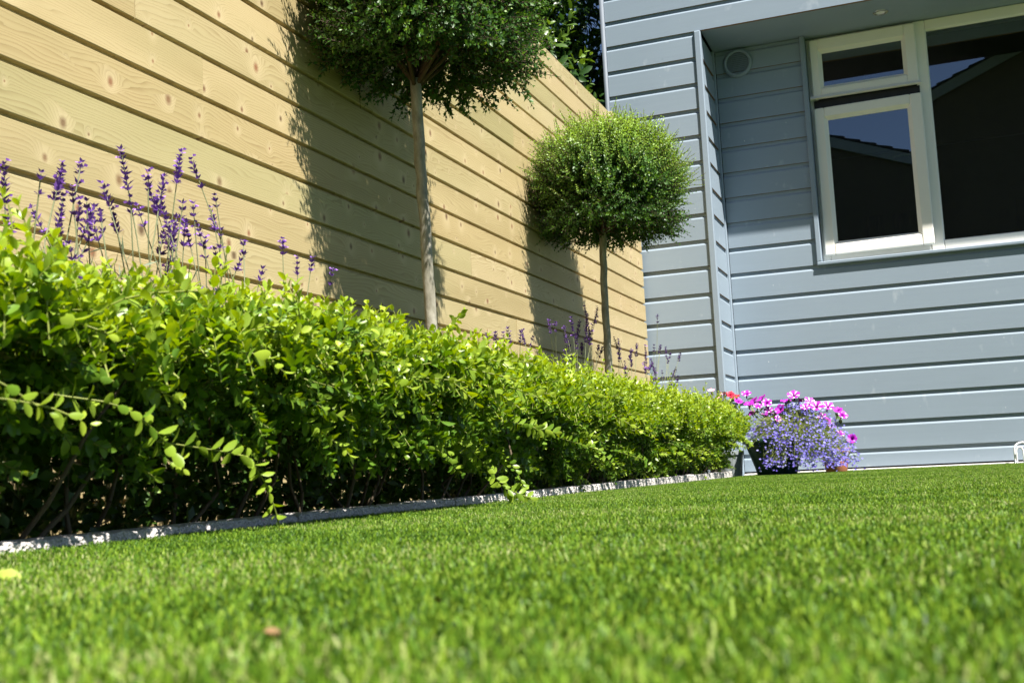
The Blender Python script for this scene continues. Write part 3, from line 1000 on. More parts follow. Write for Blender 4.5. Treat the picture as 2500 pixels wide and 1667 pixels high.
# ------------------------------------------------------------------ box hedge
def hedge():
    rng = np.random.RandomState(42)
    root = empty('box_hedge', (-1.0, 2.9, 0.05))
    tag(root, 'low glossy lime green box hedge running along the pale edging', 'hedge')
    Y0, Y1 = 0.35, 5.42
    def topz(y): return 0.375 - 0.008 * (y - 1.0)
    def lump(y, s):   # bulges of the separate plants
        return 0.5 * math.sin(y * 8.3 + s) + 0.32 * math.sin(y * 13.7 + 2.1 * s) + 0.25 * math.sin(y * 4.1 + s * 3)
    def section(th, y):
        """th 0 = front foot, 0.5 = top front shoulder ... 1 = back foot. returns x, z, outward nx, nz"""
        tz = topz(y); s = soil_z(0, y)
        lo = .055 / (1 + math.exp(-(y - 2.3) * 6))
        key = [(-0.945 + lo * .3, s + .07 - lo), (-0.885, s + .13 - lo), (-0.830, s + .20 - lo * .8), (-0.812, s + .265), (-0.835, tz - .055), (-0.885, tz - .018), (-0.965, tz), (-1.07, tz - .01), (-1.14, tz - .06), (-1.16, s + .17), (-1.16, s + .04)]
        u = th * (len(key) - 1); i = min(int(u), len(key) - 2); f = u - i
        x = key[i][0] * (1 - f) + key[i + 1][0] * f; z = key[i][1] * (1 - f) + key[i + 1][1] * f
        tx, tz2 = key[i + 1][0] - key[i][0], key[i + 1][1] - key[i][1]
        l = math.hypot(tx, tz2)
        b = 1 / (1 + math.exp(-(y - 1.13) * 22)) / (1 + math.exp((y - 2.08) * 22))
        x += (-.052 + .145 * b + .05 / (1 + math.exp((y - .80) * 25))) * max(0.0, 1 - th / .62)
        return x, z, tz2 / l, -tx / l
    near, far, tw = [], [], []
    cand = []
    n = 8200
    for k in range(n):
        y = rng.uniform(Y0, Y1)
        u = rng.uniform(0, 1)
        th = 0.04 + 0.90 * u
        x, z, nx, nz = section(th, y)
        lp = lump(y, 3 * th)
        gap = math.sin(y * 21 + th * 17) * math.sin(y * 5.3 + th * 9)
        depth = rng.uniform(-.035, .045) + 0.020 * lp - (0.02 if gap > .5 else 0)
        end = 0
        ny = 0.0
        if y > Y1 - .16:
            e = (y - (Y1 - .16)) / .16
            ny = e; depth -= 0.07 * e * e
        out = np.array([nx, ny * .9, nz]); out /= np.linalg.norm(out)
        p = np.array([x, y, z]) + out * (depth - .05)
        d = out * .9 + np.array([0, 0, .55]) + rng.normal(0, .38, 3)
        ln = rng.uniform(.036, .07)
        top = th > .36
        leaf = rng.uniform(.0155, .0245)
        young = rng.uniform(0, 1)
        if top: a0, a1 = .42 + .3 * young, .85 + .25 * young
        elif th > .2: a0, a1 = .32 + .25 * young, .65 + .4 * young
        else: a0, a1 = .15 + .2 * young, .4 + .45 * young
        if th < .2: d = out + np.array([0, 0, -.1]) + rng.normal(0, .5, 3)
        npr = int(rng.randint(5, 8))
        L, pts = make_shoot(p, d, ln, npr, leaf, rng, a0, a1, widthf=.58, taper=.32)
        (near if y < 2.7 else far).append(L)
        tw.append((pts[0], pts[npr // 2], .0013, .0011)); tw.append((pts[npr // 2], pts[-1], .0011, .0006))
    # upright leaders breaking the top line
    for k in range(210):
        y = rng.uniform(Y0, Y1 - .1)
        x = rng.uniform(-1.09, -.87)
        p = np.array([x, y, topz(y) - .04])
        d = np.array([rng.normal(0, .25), rng.normal(0, .25), 1.0])
        L, pts = make_shoot(p, d, rng.uniform(.07, .115), 7, rng.uniform(.022, .029), rng, .6, 1.0, widthf=.54)
        (near if y < 2.7 else far).append(L)
        tw.append((pts[0], pts[3], .0014, .0012)); tw.append((pts[3], pts[-1], .0012, .0007))
    # longer side shoots leaning out of the face
    for k in range(75):
        y = rng.uniform(Y0, Y1 - .2)
        th = rng.uniform(.12, .45)
        x, z, nx, nz = section(th, y)
        p = np.array([x - nx * .03, y, z - nz * .03])
        d = np.array([.9 * nx + .2, rng.normal(.1, .45), nz * .4 + rng.normal(.1, .25)])
        L, pts = make_shoot(p, d, rng.uniform(.10, .15), 9, rng.uniform(.025, .032), rng, .45, 1.0, widthf=.56, curve=np.array([0, 0, -.5]))
        (near if y < 2.7 else far).append(L)
        for i in range(0, len(pts) - 1, 2):
            tw.append((pts[i], pts[min(i + 2, len(pts) - 1)], .0014, .001))
    # the stray shoots that hang out over the lawn
    stray = [
        ([(-.84, 1.07, .185), (-.80, 1.13, .172), (-.795, 1.188, .163), (-.795, 1.223, .130), (-.795, 1.244, .095), (-.795, 1.252, .074)], 1.0, .028),
        ([(-.85, .90, .235), (-.79, .935, .222), (-.78, .965, .208), (-.78, .998, .189), (-.78, 1.030, .160)], 1.0, .029),
        ([(-.80, .74, .225), (-.765, .775, .218), (-.755, .81, .212), (-.75, .845, .200)], 1.0, .026),
        ([(-.87, 1.66, .225), (-.81, 1.784, .197), (-.80, 1.89, .174), (-.79, 1.974, .127), (-.79, 2.04, .092), (-.79, 2.20, .063)], 1.0, .029),
        ([(-.87, 1.98, .245), (-.80, 2.08, .225), (-.785, 2.22, .210), (-.78, 2.34, .200)], 1.0, .029),
        ([(-.80, .70, .25), (-.75, .74, .235), (-.73, .77, .21)], .9, .026),
        ([(-.86, 1.50, .21), (-.80, 1.62, .19), (-.785, 1.74, .165), (-.785, 1.80, .135)], .9, .022),
        ([(-.86, 1.98, .20), (-.80, 2.06, .16), (-.79, 2.12, .12), (-.79, 2.16, .085)], .9, .022),
        ([(-1.0, 2.206, .394), (-1.0, 2.30, .450), (-1.0, 2.375, .490)], 1.0, .028),
        ([(-1.0, 1.010, .40), (-1.0, 1.016, .444), (-1.0, 1.010, .472)], 1.0, .026),
        ([(-.86, 4.75, .21), (-.82, 4.93, .215), (-.81, 5.11, .196), (-.81, 5.334, .166)], 1.0, .022),
        ([(-.86, 3.1, .16), (-.80, 3.2, .13), (-.79, 3.26, .10)], .8, .02),
        ([(-.86, 2.55, .20), (-.79, 2.72, .16), (-.78, 2.80, .12)], .9, .022),
    ]
    for pts, ag, lf in stray:
        pts = [np.array(p) for p in pts]
        # resample
        seg = [np.linalg.norm(b - a) for a, b in zip(pts[:-1], pts[1:])]
        tot = sum(seg); npr = max(5, int(tot / .0155))
        res = []
        for i in range(npr + 1):
            s = tot * i / npr
            j = 0
            while j < len(seg) - 1 and s > seg[j]:
                s -= seg[j]; j += 1
            res.append(pts[j] + (pts[j + 1] - pts[j]) * min(1, s / seg[j]))
        sub = []
        for i in range(npr):
            l, _ = make_shoot(res[i], res[i + 1] - res[i], tot / npr, 1, lf, rng, ag - .25, ag, taper=.0)
            sub.append(tuple(q[:2] for q in l))
        l, _ = make_shoot(res[-1], res[-1] - res[-2], .012, 1, lf * .8, rng, ag, ag)
        sub.append(l)
        near.append(cat(sub))
        for a, b in zip(res[:-1], res[1:]):
            tw.append((a, b, .0013, .0012))
    # older foliage inside, dark, keeps the daylight out
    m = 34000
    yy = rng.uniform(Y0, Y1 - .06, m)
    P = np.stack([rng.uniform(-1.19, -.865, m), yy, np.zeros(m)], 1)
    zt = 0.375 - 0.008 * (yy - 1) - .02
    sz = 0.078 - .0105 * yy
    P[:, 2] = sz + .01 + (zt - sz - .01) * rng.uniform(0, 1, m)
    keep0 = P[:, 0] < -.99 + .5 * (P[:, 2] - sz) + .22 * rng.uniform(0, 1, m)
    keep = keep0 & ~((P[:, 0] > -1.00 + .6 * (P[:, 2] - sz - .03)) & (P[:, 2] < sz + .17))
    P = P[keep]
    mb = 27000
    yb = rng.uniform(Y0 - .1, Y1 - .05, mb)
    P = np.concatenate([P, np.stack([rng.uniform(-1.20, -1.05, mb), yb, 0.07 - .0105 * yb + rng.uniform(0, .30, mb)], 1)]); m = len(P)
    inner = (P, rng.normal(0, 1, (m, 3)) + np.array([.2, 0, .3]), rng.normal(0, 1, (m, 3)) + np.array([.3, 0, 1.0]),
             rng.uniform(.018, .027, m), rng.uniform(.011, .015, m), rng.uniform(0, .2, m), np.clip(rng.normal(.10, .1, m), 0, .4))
    N_ = cat(near); F_ = cat(far)
    # the leaves that show largest become parts of their own
    px, py, dz = project(N_[0])
    vis = (px > 5) & (px < 2400) & (py > 5) & (py < 1600) & (dz > .3)
    size = N_[3] / dz
    view = norm(np.array([0.0, 0.0, 0.14]) - N_[0])
    nn = norm(N_[2])
    facing = np.abs(np.sum(view * nn, 1))
    outer = (N_[0][:, 0] > -.815) | (N_[0][:, 2] > 0.375 - .008 * (N_[0][:, 1] - 1) + .03)
    score = np.where(vis & outer, size * (.4 + facing), 0)
    pick = np.argsort(-score)[:300]
    mask = np.ones(len(score), bool); mask[pick] = False
    rest = tuple(a[mask] for a in N_)
    o = cloud('foliage', M['box_leaf'], root, [(T_FINE, *rest), (T_COARSE, *F_), (T_COARSE, *inner)])
    tag(o, kind='stuff')
    protos = []
    for q in range(6):
        curl = .04 + .035 * (q % 3); ag = (.55, .75, .95)[q // 2]
        V = leaf_verts(T_FINE, np.zeros((1, 3)), np.array([[1., 0, 0]]), np.array([[0, 0, 1.]]), np.array([1.]), np.array([.5 + .03 * (q % 2)]), np.array([curl]))[0]
        me = bpy.data.meshes.new('leaf')
        me.from_pydata([tuple(v) for v in V], [], T_FINE[1])
        me.polygons.foreach_set('use_smooth', [True] * len(me.polygons))
        at = me.attributes.new('age', 'FLOAT', 'POINT'); at.data.foreach_set('value', [ag] * len(V))
        me.materials.append(M['box_leaf']); me.update()
        protos.append((ag, me))
    for i in pick:
        ag = N_[6][i]
        c = sorted(range(6), key=lambda q: abs(protos[q][0] - ag))[:2]
        me = protos[c[i % 2]][1]
        D = norm(N_[1][i][None])[0]; Nn = N_[2][i]
        Nn = Nn - D * np.dot(Nn, D); Nn /= np.linalg.norm(Nn)
        B = np.cross(Nn, D); l = N_[3][i]; p = N_[0][i]
        ob = bpy.data.objects.new('leaf', me); COL.objects.link(ob); ob.parent = root
        ob.matrix_parent_inverse = Matrix.Translation(-Vector(root.location))
        ob.matrix_basis = Matrix(((D[0] * l, B[0] * l, Nn[0] * l, p[0]), (D[1] * l, B[1] * l, Nn[1] * l, p[1]), (D[2] * l, B[2] * l, Nn[2] * l, p[2]), (0, 0, 0, 1)))
    t = twigs('twigs', M['green_twig'], root, tw)
    tag(t, kind='stuff')
    # woody stems in the dark foot of the hedge
    seg = []
    y = Y0 + .05
    while y < Y1 - .05:
        base = np.array([rng.uniform(-1.03, -.965), y + rng.normal(0, .02), soil_z(0, y) - .01])
        for s in range(rng.randint(1, 3)):
            a = base + rng.normal(0, .008, 3) * np.array([1, 1, 0])
            for q in range(4):
                b = a + np.array([rng.normal(.012, .022), rng.normal(0, .028), rng.uniform(.05, .08)])
                seg.append((a, b, .0036 - .0006 * q, .0031 - .0006 * q)); a = b
        y += rng.uniform(.07, .13)
    t = twigs('stems', M['hedge_stem'], root, seg, 5)
    tag(t, kind='stuff')
hedge()

# ------------------------------------------------------------------ clipped standard trees
def standard_tree(label, tx, ty, path, cen, rad3, seed, fringe, lf, nleafpart):
    rng = np.random.RandomState(seed)
    root = empty('standard_tree', (tx, ty, soil_z(0, ty)))
    tag(root, label, 'tree', 'clipped standard trees in the bed')
    cen = np.array(cen); R = np.array(rad3)
    b = MB()
    P = [np.array(p) for p in path]
    rr = [.0180, .0164, .0155, .0148, .0144, .0150]
    pts = []
    rs = []
    for i in range(len(P) - 1):
        for k in range(4):
            t = k / 4
            pts.append(P[i] * (1 - t) + P[i + 1] * t + rng.normal(0, .0012, 3))
            rs.append(rr[min(i, 5)] * (1 - t) + rr[min(i + 1, 5)] * t + rng.uniform(-.0005, .0007))
    pts.append(P[-1]); rs.append(rr[-1])
    b.tube(pts, rs, 12)
    b.build('trunk', M['bark'], root, True)
    head = P[-1]
    ends = []
    for i in range(17):
        a = 2 * math.pi * i / 17 * 2.618 + rng.uniform(-.3, .3)
        el = rng.uniform(.02, 1.2)
        d = np.array([math.cos(a) * math.cos(el), math.sin(a) * math.cos(el), math.sin(el)])
        e = cen + np.array([d[0] * R[0], d[1] * R[1], (d[2] - .35) * R[2]]) * rng.uniform(.6, .85)
        st = head - np.array([0, 0, rng.uniform(0, .03)])
        m1 = st * .62 + e * .38 + np.array([0, 0, -.02]) + rng.normal(0, .012, 3)
        m2 = st * .3 + e * .7 + rng.normal(0, .015, 3)
        bb = MB(); bb.tube([st, m1, m2, e], [.0062, .0046, .0034, .002], 6)
        bb.build('branch', M['twig'], root, True)
        ends += [m1, m2, e]
    ends = np.array(ends)
    sh, tw = [], []
    n = 4000
    for k in range(n):
        d = rng.normal(0, 1, 3); d /= np.linalg.norm(d)
        if d[2] < -.82: continue
        if d[2] < -.2 and rng.uniform() < .08: continue
        q = rng.uniform(.66, .97)
        if d[2] < -.2: q = rng.uniform(.55, .9)
        dl = 1 + .10 * math.sin(d[0] * 7 + seed) * math.sin(d[1] * 6 + d[2] * 5)
        p = cen + d * R * q * dl
        if d[2] < 0:
            hz = math.hypot(d[0], d[1])
            p[:2] = cen[:2] + (p[:2] - cen[:2]) / max(.35, hz) ** .55
        dirv = norm((d / R)[None])[0] * .9 + np.array([0, 0, .45]) + rng.normal(0, .42, 3)
        ln = rng.uniform(.055, .095)
        yg = rng.uniform(0, 1)
        up = max(0, d[2])
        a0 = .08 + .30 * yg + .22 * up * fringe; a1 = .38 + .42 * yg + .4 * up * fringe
        L, pts_ = make_shoot(p, dirv, ln, int(rng.randint(5, 8)), lf * rng.uniform(.8, 1.15), rng, a0, a1, widthf=.62)
        ok = L[0][:, 0] + L[3] * .0 > XF + .012
        L = tuple(a[ok] for a in L)
        if len(L[0]): sh.append(L)
        tw.append((pts_[0], pts_[len(pts_) // 2], .0013, .0010)); tw.append((pts_[len(pts_) // 2], pts_[-1], .0010, .0005))
    for k in range(680):
        a = rng.uniform(0, 2 * math.pi); q = math.sqrt(rng.uniform(.06, .85))
        p = cen + np.array([math.cos(a) * q * R[0], math.sin(a) * q * R[1], -R[2] * rng.uniform(.55, .82)])
        dirv = np.array([math.cos(a), math.sin(a), rng.uniform(-.6, .3)]) + rng.normal(0, .4, 3)
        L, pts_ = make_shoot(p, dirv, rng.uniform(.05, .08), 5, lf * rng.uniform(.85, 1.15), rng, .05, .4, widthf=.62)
        ok = L[0][:, 0] > XF + .012
        L = tuple(x[ok] for x in L)
        if len(L[0]): sh.append(L)
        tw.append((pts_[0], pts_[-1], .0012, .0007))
    # soft new shoots standing out of the clipped outline
    for k in range(int(190 * fringe) + 70):
        d = rng.normal(0, 1, 3); d[2] = abs(d[2]) * rng.choice([1, 1, 1, .3, -.2]); d /= np.linalg.norm(d)
        p = cen + d * R * rng.uniform(.86, .98)
        dirv = norm((d / R)[None])[0] * .8 + np.array([0, 0, .55]) + rng.normal(0, .35, 3)
        ln = rng.uniform(.07, .13)
        L, pts_ = make_shoot(p, dirv, ln, int(ln / .0095), lf * rng.uniform(.6, .85), rng, .6, 1.0, widthf=.55)
        ok = L[0][:, 0] > XF + .012
        L = tuple(a[ok] for a in L)
        if len(L[0]): sh.append(L)
        for i in range(0, len(pts_) - 1, 3):
            tw.append((pts_[i], pts_[min(i + 3, len(pts_) - 1)], .0011, .0007))
    # inner leaves along the branches
    m = 17000
    d = norm(rng.normal(0, 1, (m, 3)))
    q = rng.uniform(.35, .85, m)[:, None]
    Pi = cen + d * R * q
    keep = (d[:, 2] > -.78) & (Pi[:, 0] > XF + .02)
    Pi = Pi[keep]; m = len(Pi)
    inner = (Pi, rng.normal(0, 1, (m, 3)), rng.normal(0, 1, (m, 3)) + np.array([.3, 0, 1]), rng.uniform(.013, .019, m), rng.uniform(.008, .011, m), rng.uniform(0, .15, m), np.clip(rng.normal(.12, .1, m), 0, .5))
    # hanging sprig(s)
    A = cat(sh)
    px, py, dz = project(A[0])
    vis = (px > 5) & (px < 2490) & (py > 5) & (dz > .3)
    outer = np.linalg.norm((A[0] - cen) / R, axis=1)
    facing = np.sum(norm(np.array([0.0, 0.0, 0.14]) - A[0]) * norm(A[0] - cen), 1)
    score = np.where(vis & (facing > .45) & (outer > .98), A[3] / dz, 0)
    pick = np.argsort(-score)[:nleafpart] if nleafpart else np.array([], int)
    mask = np.ones(len(score), bool); mask[pick] = False
    rest = tuple(a[mask] for a in A)
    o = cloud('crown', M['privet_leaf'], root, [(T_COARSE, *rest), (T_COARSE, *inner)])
    if nleafpart:
        me_by = {}
        for ag in (.25, .5, .75, .95):
            V = leaf_verts(T_FINE, np.zeros((1, 3)), np.array([[1., 0, 0]]), np.array([[0, 0, 1.]]), np.array([1.]), np.array([.56]), np.array([.1]))[0]
            me = bpy.data.meshes.new('leaf')
            me.from_pydata([tuple(v) for v in V], [], T_FINE[1])
            me.polygons.foreach_set('use_smooth', [True] * len(me.polygons))
            at = me.attributes.new('age', 'FLOAT', 'POINT'); at.data.foreach_set('value', [ag] * len(V))
            me.materials.append(M['privet_leaf']); me.update()
            me_by[ag] = me
        for i in pick:
            me = me_by[min(me_by, key=lambda q: abs(q - A[6][i]))]
            D = norm(A[1][i][None])[0]; Nn = A[2][i]
            Nn = Nn - D * np.dot(Nn, D); Nn /= np.linalg.norm(Nn)
            B = np.cross(Nn, D); l = A[3][i]; p = A[0][i]
            ob = bpy.data.objects.new('leaf', me); COL.objects.link(ob); ob.parent = root
            ob.matrix_parent_inverse = Matrix.Translation(-Vector(root.location))
            ob.matrix_basis = Matrix(((D[0] * l, B[0] * l, Nn[0] * l, p[0]), (D[1] * l, B[1] * l, Nn[1] * l, p[1]), (D[2] * l, B[2] * l, Nn[2] * l, p[2]), (0, 0, 0, 1)))
    t = twigs('twigs', M['twig'], root, tw)
    tag(t, kind='stuff')

standard_tree('nearer and larger round topped standard tree, its crown cut by the frame', -1.2, 2.64,
              [(-1.2, 2.655, .04), (-1.2, 2.650, .30), (-1.2, 2.640, .52), (-1.2, 2.622, .77), (-1.2, 2.607, .93), (-1.195, 2.590, 1.150)],
              (-1.150, 2.60, 1.40), (.280, .355, .285), 3, 1.0, .0172, 150)
standard_tree('farther small round topped standard tree beside the garden room', -1.2, 4.325,
              [(-1.2, 4.330, .03), (-1.2, 4.328, .30), (-1.2, 4.325, .53), (-1.2, 4.326, .73), (-1.198, 4.335, .90), (-1.197, 4.338, 1.06)],
              (-1.135, 4.25, 1.212), (.28, .335, .225), 9, 2.2, .0160, 0)

# ------------------------------------------------------------------ lavender
LAV = [(-1.27, 1.535, 0.706, 0.071), (-1.256, 1.68, 0.736, 0.06), (-1.294, 1.765, 0.748, 0.059), (-1.274, 1.442, 0.663, 0.04), (-1.24, 1.568, 0.671, 0.028), (-1.239, 1.316, 0.612, 0.034), (-1.309, 1.314, 0.634, 0.063), (-1.301, 1.428, 0.656, 0.064), (-1.315, 1.541, 0.655, 0.043), (-1.28, 1.341, 0.567, 0.041), (-1.317, 1.487, 0.616, 0.042), (-1.279, 1.46, 0.602, 0.037), (-1.262, 1.472, 0.585, 0.041), (-1.295, 1.606, 0.626, 0.04), (-1.259, 1.544, 0.623, 0.028), (-1.267, 1.8, 0.681, 0.024), (-1.318, 1.857, 0.675, 0.049), (-1.27, 1.897, 0.609, 0.033), (-1.297, 2.086, 0.648, 0.036), (-1.283, 1.663, 0.594, 0.052), (-1.294, 1.692, 0.586, 0.03), (-1.258, 1.692, 0.607, 0.045), (-1.28, 1.758, 0.622, 0.047), (-1.306, 1.73, 0.628, 0.054), (-1.271, 1.77, 0.591, 0.039), (-1.25, 1.793, 0.609, 0.035), (-1.292, 1.654, 0.646, 0.03), (-1.3, 2.149, 0.613, 0.037), (-1.285, 2.189, 0.62, 0.032), (-1.236, 2.189, 0.584, 0.032), (-1.232, 1.368, 0.509, 0.025), (-1.259, 1.945, 0.556, 0.025), (-1.239, 1.251, 0.539, 0.036)]
FAR = [(-1.25, 3.752, 0.631, 0.051), (-1.236, 3.978, 0.663, 0.069), (-1.274, 4.205, 0.678, 0.081), (-1.254, 4.223, 0.735, 0.097), (-1.22, 4.129, 0.689, 0.111), (-1.219, 3.922, 0.516, 0.06), (-1.289, 4.081, 0.611, 0.047), (-1.281, 3.546, 0.578, 0.055), (-1.295, 3.406, 0.559, 0.04), (-1.26, 3.596, 0.559, 0.035), (-1.297, 4.293, 0.598, 0.066), (-1.259, 3.957, 0.629, 0.061), (-1.242, 4.593, 0.644, 0.07), (-1.275, 4.784, 0.654, 0.091), (-1.239, 4.848, 0.601, 0.073), (-1.247, 5.0, 0.651, 0.075), (-1.298, 5.368, 0.675, 0.091), (-1.25, 5.469, 0.833, 0.041), (-1.277, 5.607, 0.692, 0.042), (-1.263, 5.664, 0.685, 0.053), (-1.202, 5.72, 0.652, 0.045), (-1.238, 5.224, 0.589, 0.078), (-1.228, 5.72, 0.58, 0.065), (-1.221, 5.72, 0.537, 0.056), (-1.251, 4.775, 0.551, 0.072), (-1.23, 4.351, 0.58, 0.05), (-1.272, 5.447, 0.566, 0.081), (-1.254, 5.72, 0.517, 0.054), (-1.265, 3.373, 0.567, 0.046), (-1.216, 3.134, 0.528, 0.025)]
def lavender(label, base, tips, seed, dense, dull=0.0):
    rng = np.random.RandomState(seed)
    root = empty('lavender_plant', base)
    tag(root, label, 'lavender', 'lavender plants along the fence')
    base = np.array(base)
    segs = []
    fol = []
    for (x, y, z, ln) in tips:
        tip = np.array([x, y, z])
        tip[1] = min(tip[1], 5.78)
        foot = base + np.array([rng.normal(0, .03), rng.normal(0, .05), .15])
        lean = tip - foot
        d0 = lean / np.linalg.norm(lean)
        bend = rng.normal(0, .012, 3)
        pts = [foot, foot * .65 + tip * .35 + bend, foot * .3 + tip * .7 + bend * .8, tip]
        for a, b in zip(pts[:-1], pts[1:]):
            segs.append((a, b, .0013, .0011))
        # flower spike: whorls of calyces and a few open corollas
        d = pts[-1] - pts[-2]; d /= np.linalg.norm(d)
        ln = max(ln, .022)
        nw = max(3, int(ln / .0075))
        P, D, N, L, W, C, A = [], [], [], [], [], [], []
        ref = np.cross(d, (.3, .8, .5)); ref /= np.linalg.norm(ref); bb = np.cross(d, ref)
        loose = rng.uniform() < .45
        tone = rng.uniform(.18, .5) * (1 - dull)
        for w in range(nw):
            t = w / max(1, nw - 1)
            if loose and t < .5 and w % 3 == 1: continue
            c = tip - d * ln * (1 - t) + d * .002
            k = 7 if t < .8 else 5
            ws = rng.uniform(.75, 1.3)
            rr = .0034 * (1 - .35 * t)
            for j in range(k):
                an = 2 * math.pi * j / k + w * .7 + rng.normal(0, .2)
                q = math.cos(an) * ref + math.sin(an) * bb
                if rng.uniform() < .10: continue
                dd = d * rng.uniform(.6, 1.8) + q * 1.0 + rng.normal(0, .2, 3)
                P.append(c + q * .001); D.append(dd); N.append(d - q * .4 + rng.normal(0, .3, 3))
                L.append(rng.uniform(.010, .0155) * (1.0 - .3 * t) * ws); W.append(rng.uniform(.005, .0068)); C.append(.1)
                A.append(np.clip(rng.normal(tone, .14), 0, .7))
                if rng.uniform() < (.13 if tone > .3 else .05 * (1 - dull)):
                    # open corolla: two small bright lobes
                    for s in (-1, 1):
                        P.append(c + dd / np.linalg.norm(dd) * .007); D.append(q + d * .3 + s * np.cross(q, d) * .7); N.append(d + q)
                        L.append(.0085); W.append(.0075); C.append(.1); A.append(rng.uniform(.85, 1.0))
        arr = tuple(np.array(a) for a in (P, D, N, L, W, C, A))
        cloud('flower_spike', M['lav_flower'], root, [(T_COARSE, *arr)])
        # narrow leaves low on the stem
    m = dense
    a = rng.uniform(0, 2 * np.pi, m)
    hh = rng.uniform(.05, .44, m)
    rr = rng.uniform(0, 1, m) ** .5
    P = np.stack([base[0] + np.cos(a) * rr * .075, base[1] + np.sin(a) * rr * .17, base[2] + hh], 1)
    P[:, 0] = np.clip(P[:, 0], XF + .03, -1.15)
    D = np.stack([np.cos(a) * .5, np.sin(a) * .6, np.full(m, 1.0)], 1) + rng.normal(0, .35, (m, 3))
    o = cloud('leaves', M['lav_leaf'], root, [(T_COARSE, P, D, rng.normal(0, 1, (m, 3)), rng.uniform(.022, .042, m), rng.uniform(.0026, .004, m), rng.uniform(0, .12, m), rng.uniform(0, 1, m))])
    tag(o, kind='stuff')
    for k in range(40):
        f = base + np.array([rng.normal(0, .03), rng.normal(0, .09), .02])
        e = f + np.array([rng.normal(0, .03), rng.normal(0, .05), rng.uniform(.22, .40)])
        segs.append((f, f * .5 + e * .5 + rng.normal(0, .008, 3), .0015, .0012)); segs.append((segs[-1][1], e, .0012, .0009))
    t = twigs('stems', M['lav_stem'], root, segs, 4)
    at = t.data.attributes.new('age', 'FLOAT', 'POINT')
    at.data.foreach_set('value', np.random.RandomState(seed + 1).uniform(0, 1, len(t.data.vertices)).astype(np.float32))
    tag(t, kind='stuff')

def group_tips(T, centres):
    out = [[] for _ in centres]
    for t in T:
        i = min(range(len(centres)), key=lambda k: abs(centres[k] - t[1]))
        out[i].append(t)
    return out
lc = [1.36, 1.62, 1.86, 2.15]
ll = ['lavender plant at the near end of the row with heavy purple spikes', 'tallest lavender plant with the longest flower stems over the hedge',
      'lavender plant with thin bent stems next after the tallest one', 'sparse lavender plant with few short spikes before the nearer trunk']
for c, l, t in zip(lc, ll, group_tips(LAV, lc)):
    r = np.random.RandomState(int(c * 77))
    t = t + [(q[0] + r.normal(0, .02), q[1] + r.normal(0, .06), q[2] - r.uniform(.03, .12), q[3]) for q in t if r.uniform() < (.9 if c < 2 else .2)]
    lavender(l, (-1.27, c, soil_z(0, c)), t, int(c * 100), 260 if c < 2.1 else 120)
fc = [3.45, 4.05, 4.72, 5.45]
fl = ['short lavender plant low behind the hedge between the two trees', 'lavender plant in tree shade left of the farther trunk',
      'lavender plant right of the farther trunk with dark seed heads', 'wispy lavender plant in front of the left cladding panel']
for c, l, t in zip(fc, fl, group_tips(FAR, fc)):
    # fill in extra spikes round the measured ones
    r = np.random.RandomState(int(c * 10))
    ex = []
    for q in range(int(len(t) * .9)):
        s = t[r.randint(len(t))]
        ex.append((s[0] + r.normal(0, .02), s[1] + r.normal(0, .10), s[2] - abs(r.normal(0, .05)), s[3] * .7))
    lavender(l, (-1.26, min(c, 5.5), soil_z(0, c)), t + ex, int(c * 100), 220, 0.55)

# ------------------------------------------------------------------ laurel beyond the fence
def laurel(label, c, R, n, seed):
    rng = np.random.RandomState(seed)
    root = empty('laurel_bush', (c[0], c[1], 0))
    tag(root, label, 'bush', 'evergreens beyond the fence')
    b = MB()
    for k in range(5):
        a = rng.uniform(0, 6.28)
        b.tube([(c[0], c[1], -.1), (c[0] + .15 * math.cos(a), c[1] + .15 * math.sin(a), c[2] * .5), (c[0] + .4 * R[0] * math.cos(a), c[1] + .4 * R[1] * math.sin(a), c[2] + .3 * R[2])], [.05, .035, .012], 7)
    b.build('trunk', M['bark'], root, True)
    sh = []
    for k in range(n):
        d = rng.normal(0, 1, 3); d /= np.linalg.norm(d)
        q = rng.uniform(.3, 1.0)
        p = np.array(c) + d * np.array(R) * q * (1 + .1 * math.sin(d[0] * 9) * math.sin(d[1] * 7 + d[2] * 8))
        if p[0] > -1.70 and p[1] > 5.85: continue
        if p[0] > -1.62 : continue
        L, _ = make_shoot(p, d + np.array([0, 0, .4]) + rng.normal(0, .4, 3), .16, 4, rng.uniform(.07, .10), rng, rng.uniform(.2, .5), rng.uniform(.4, 1), widthf=.45)
        sh.append(L)
    cloud('crown', M['laurel_leaf'], root, [(T_FINE, *cat(sh))])
laurel('dark glossy laurel rising behind the fence next to the garden room', (-2.42, 6.35, 2.25), (.78, .95, 1.35), 4200, 4)
laurel('dark glossy laurel standing behind the crown of the nearer tree', (-2.75, 4.9, 2.1), (.85, .95, 1.2), 2600, 5)

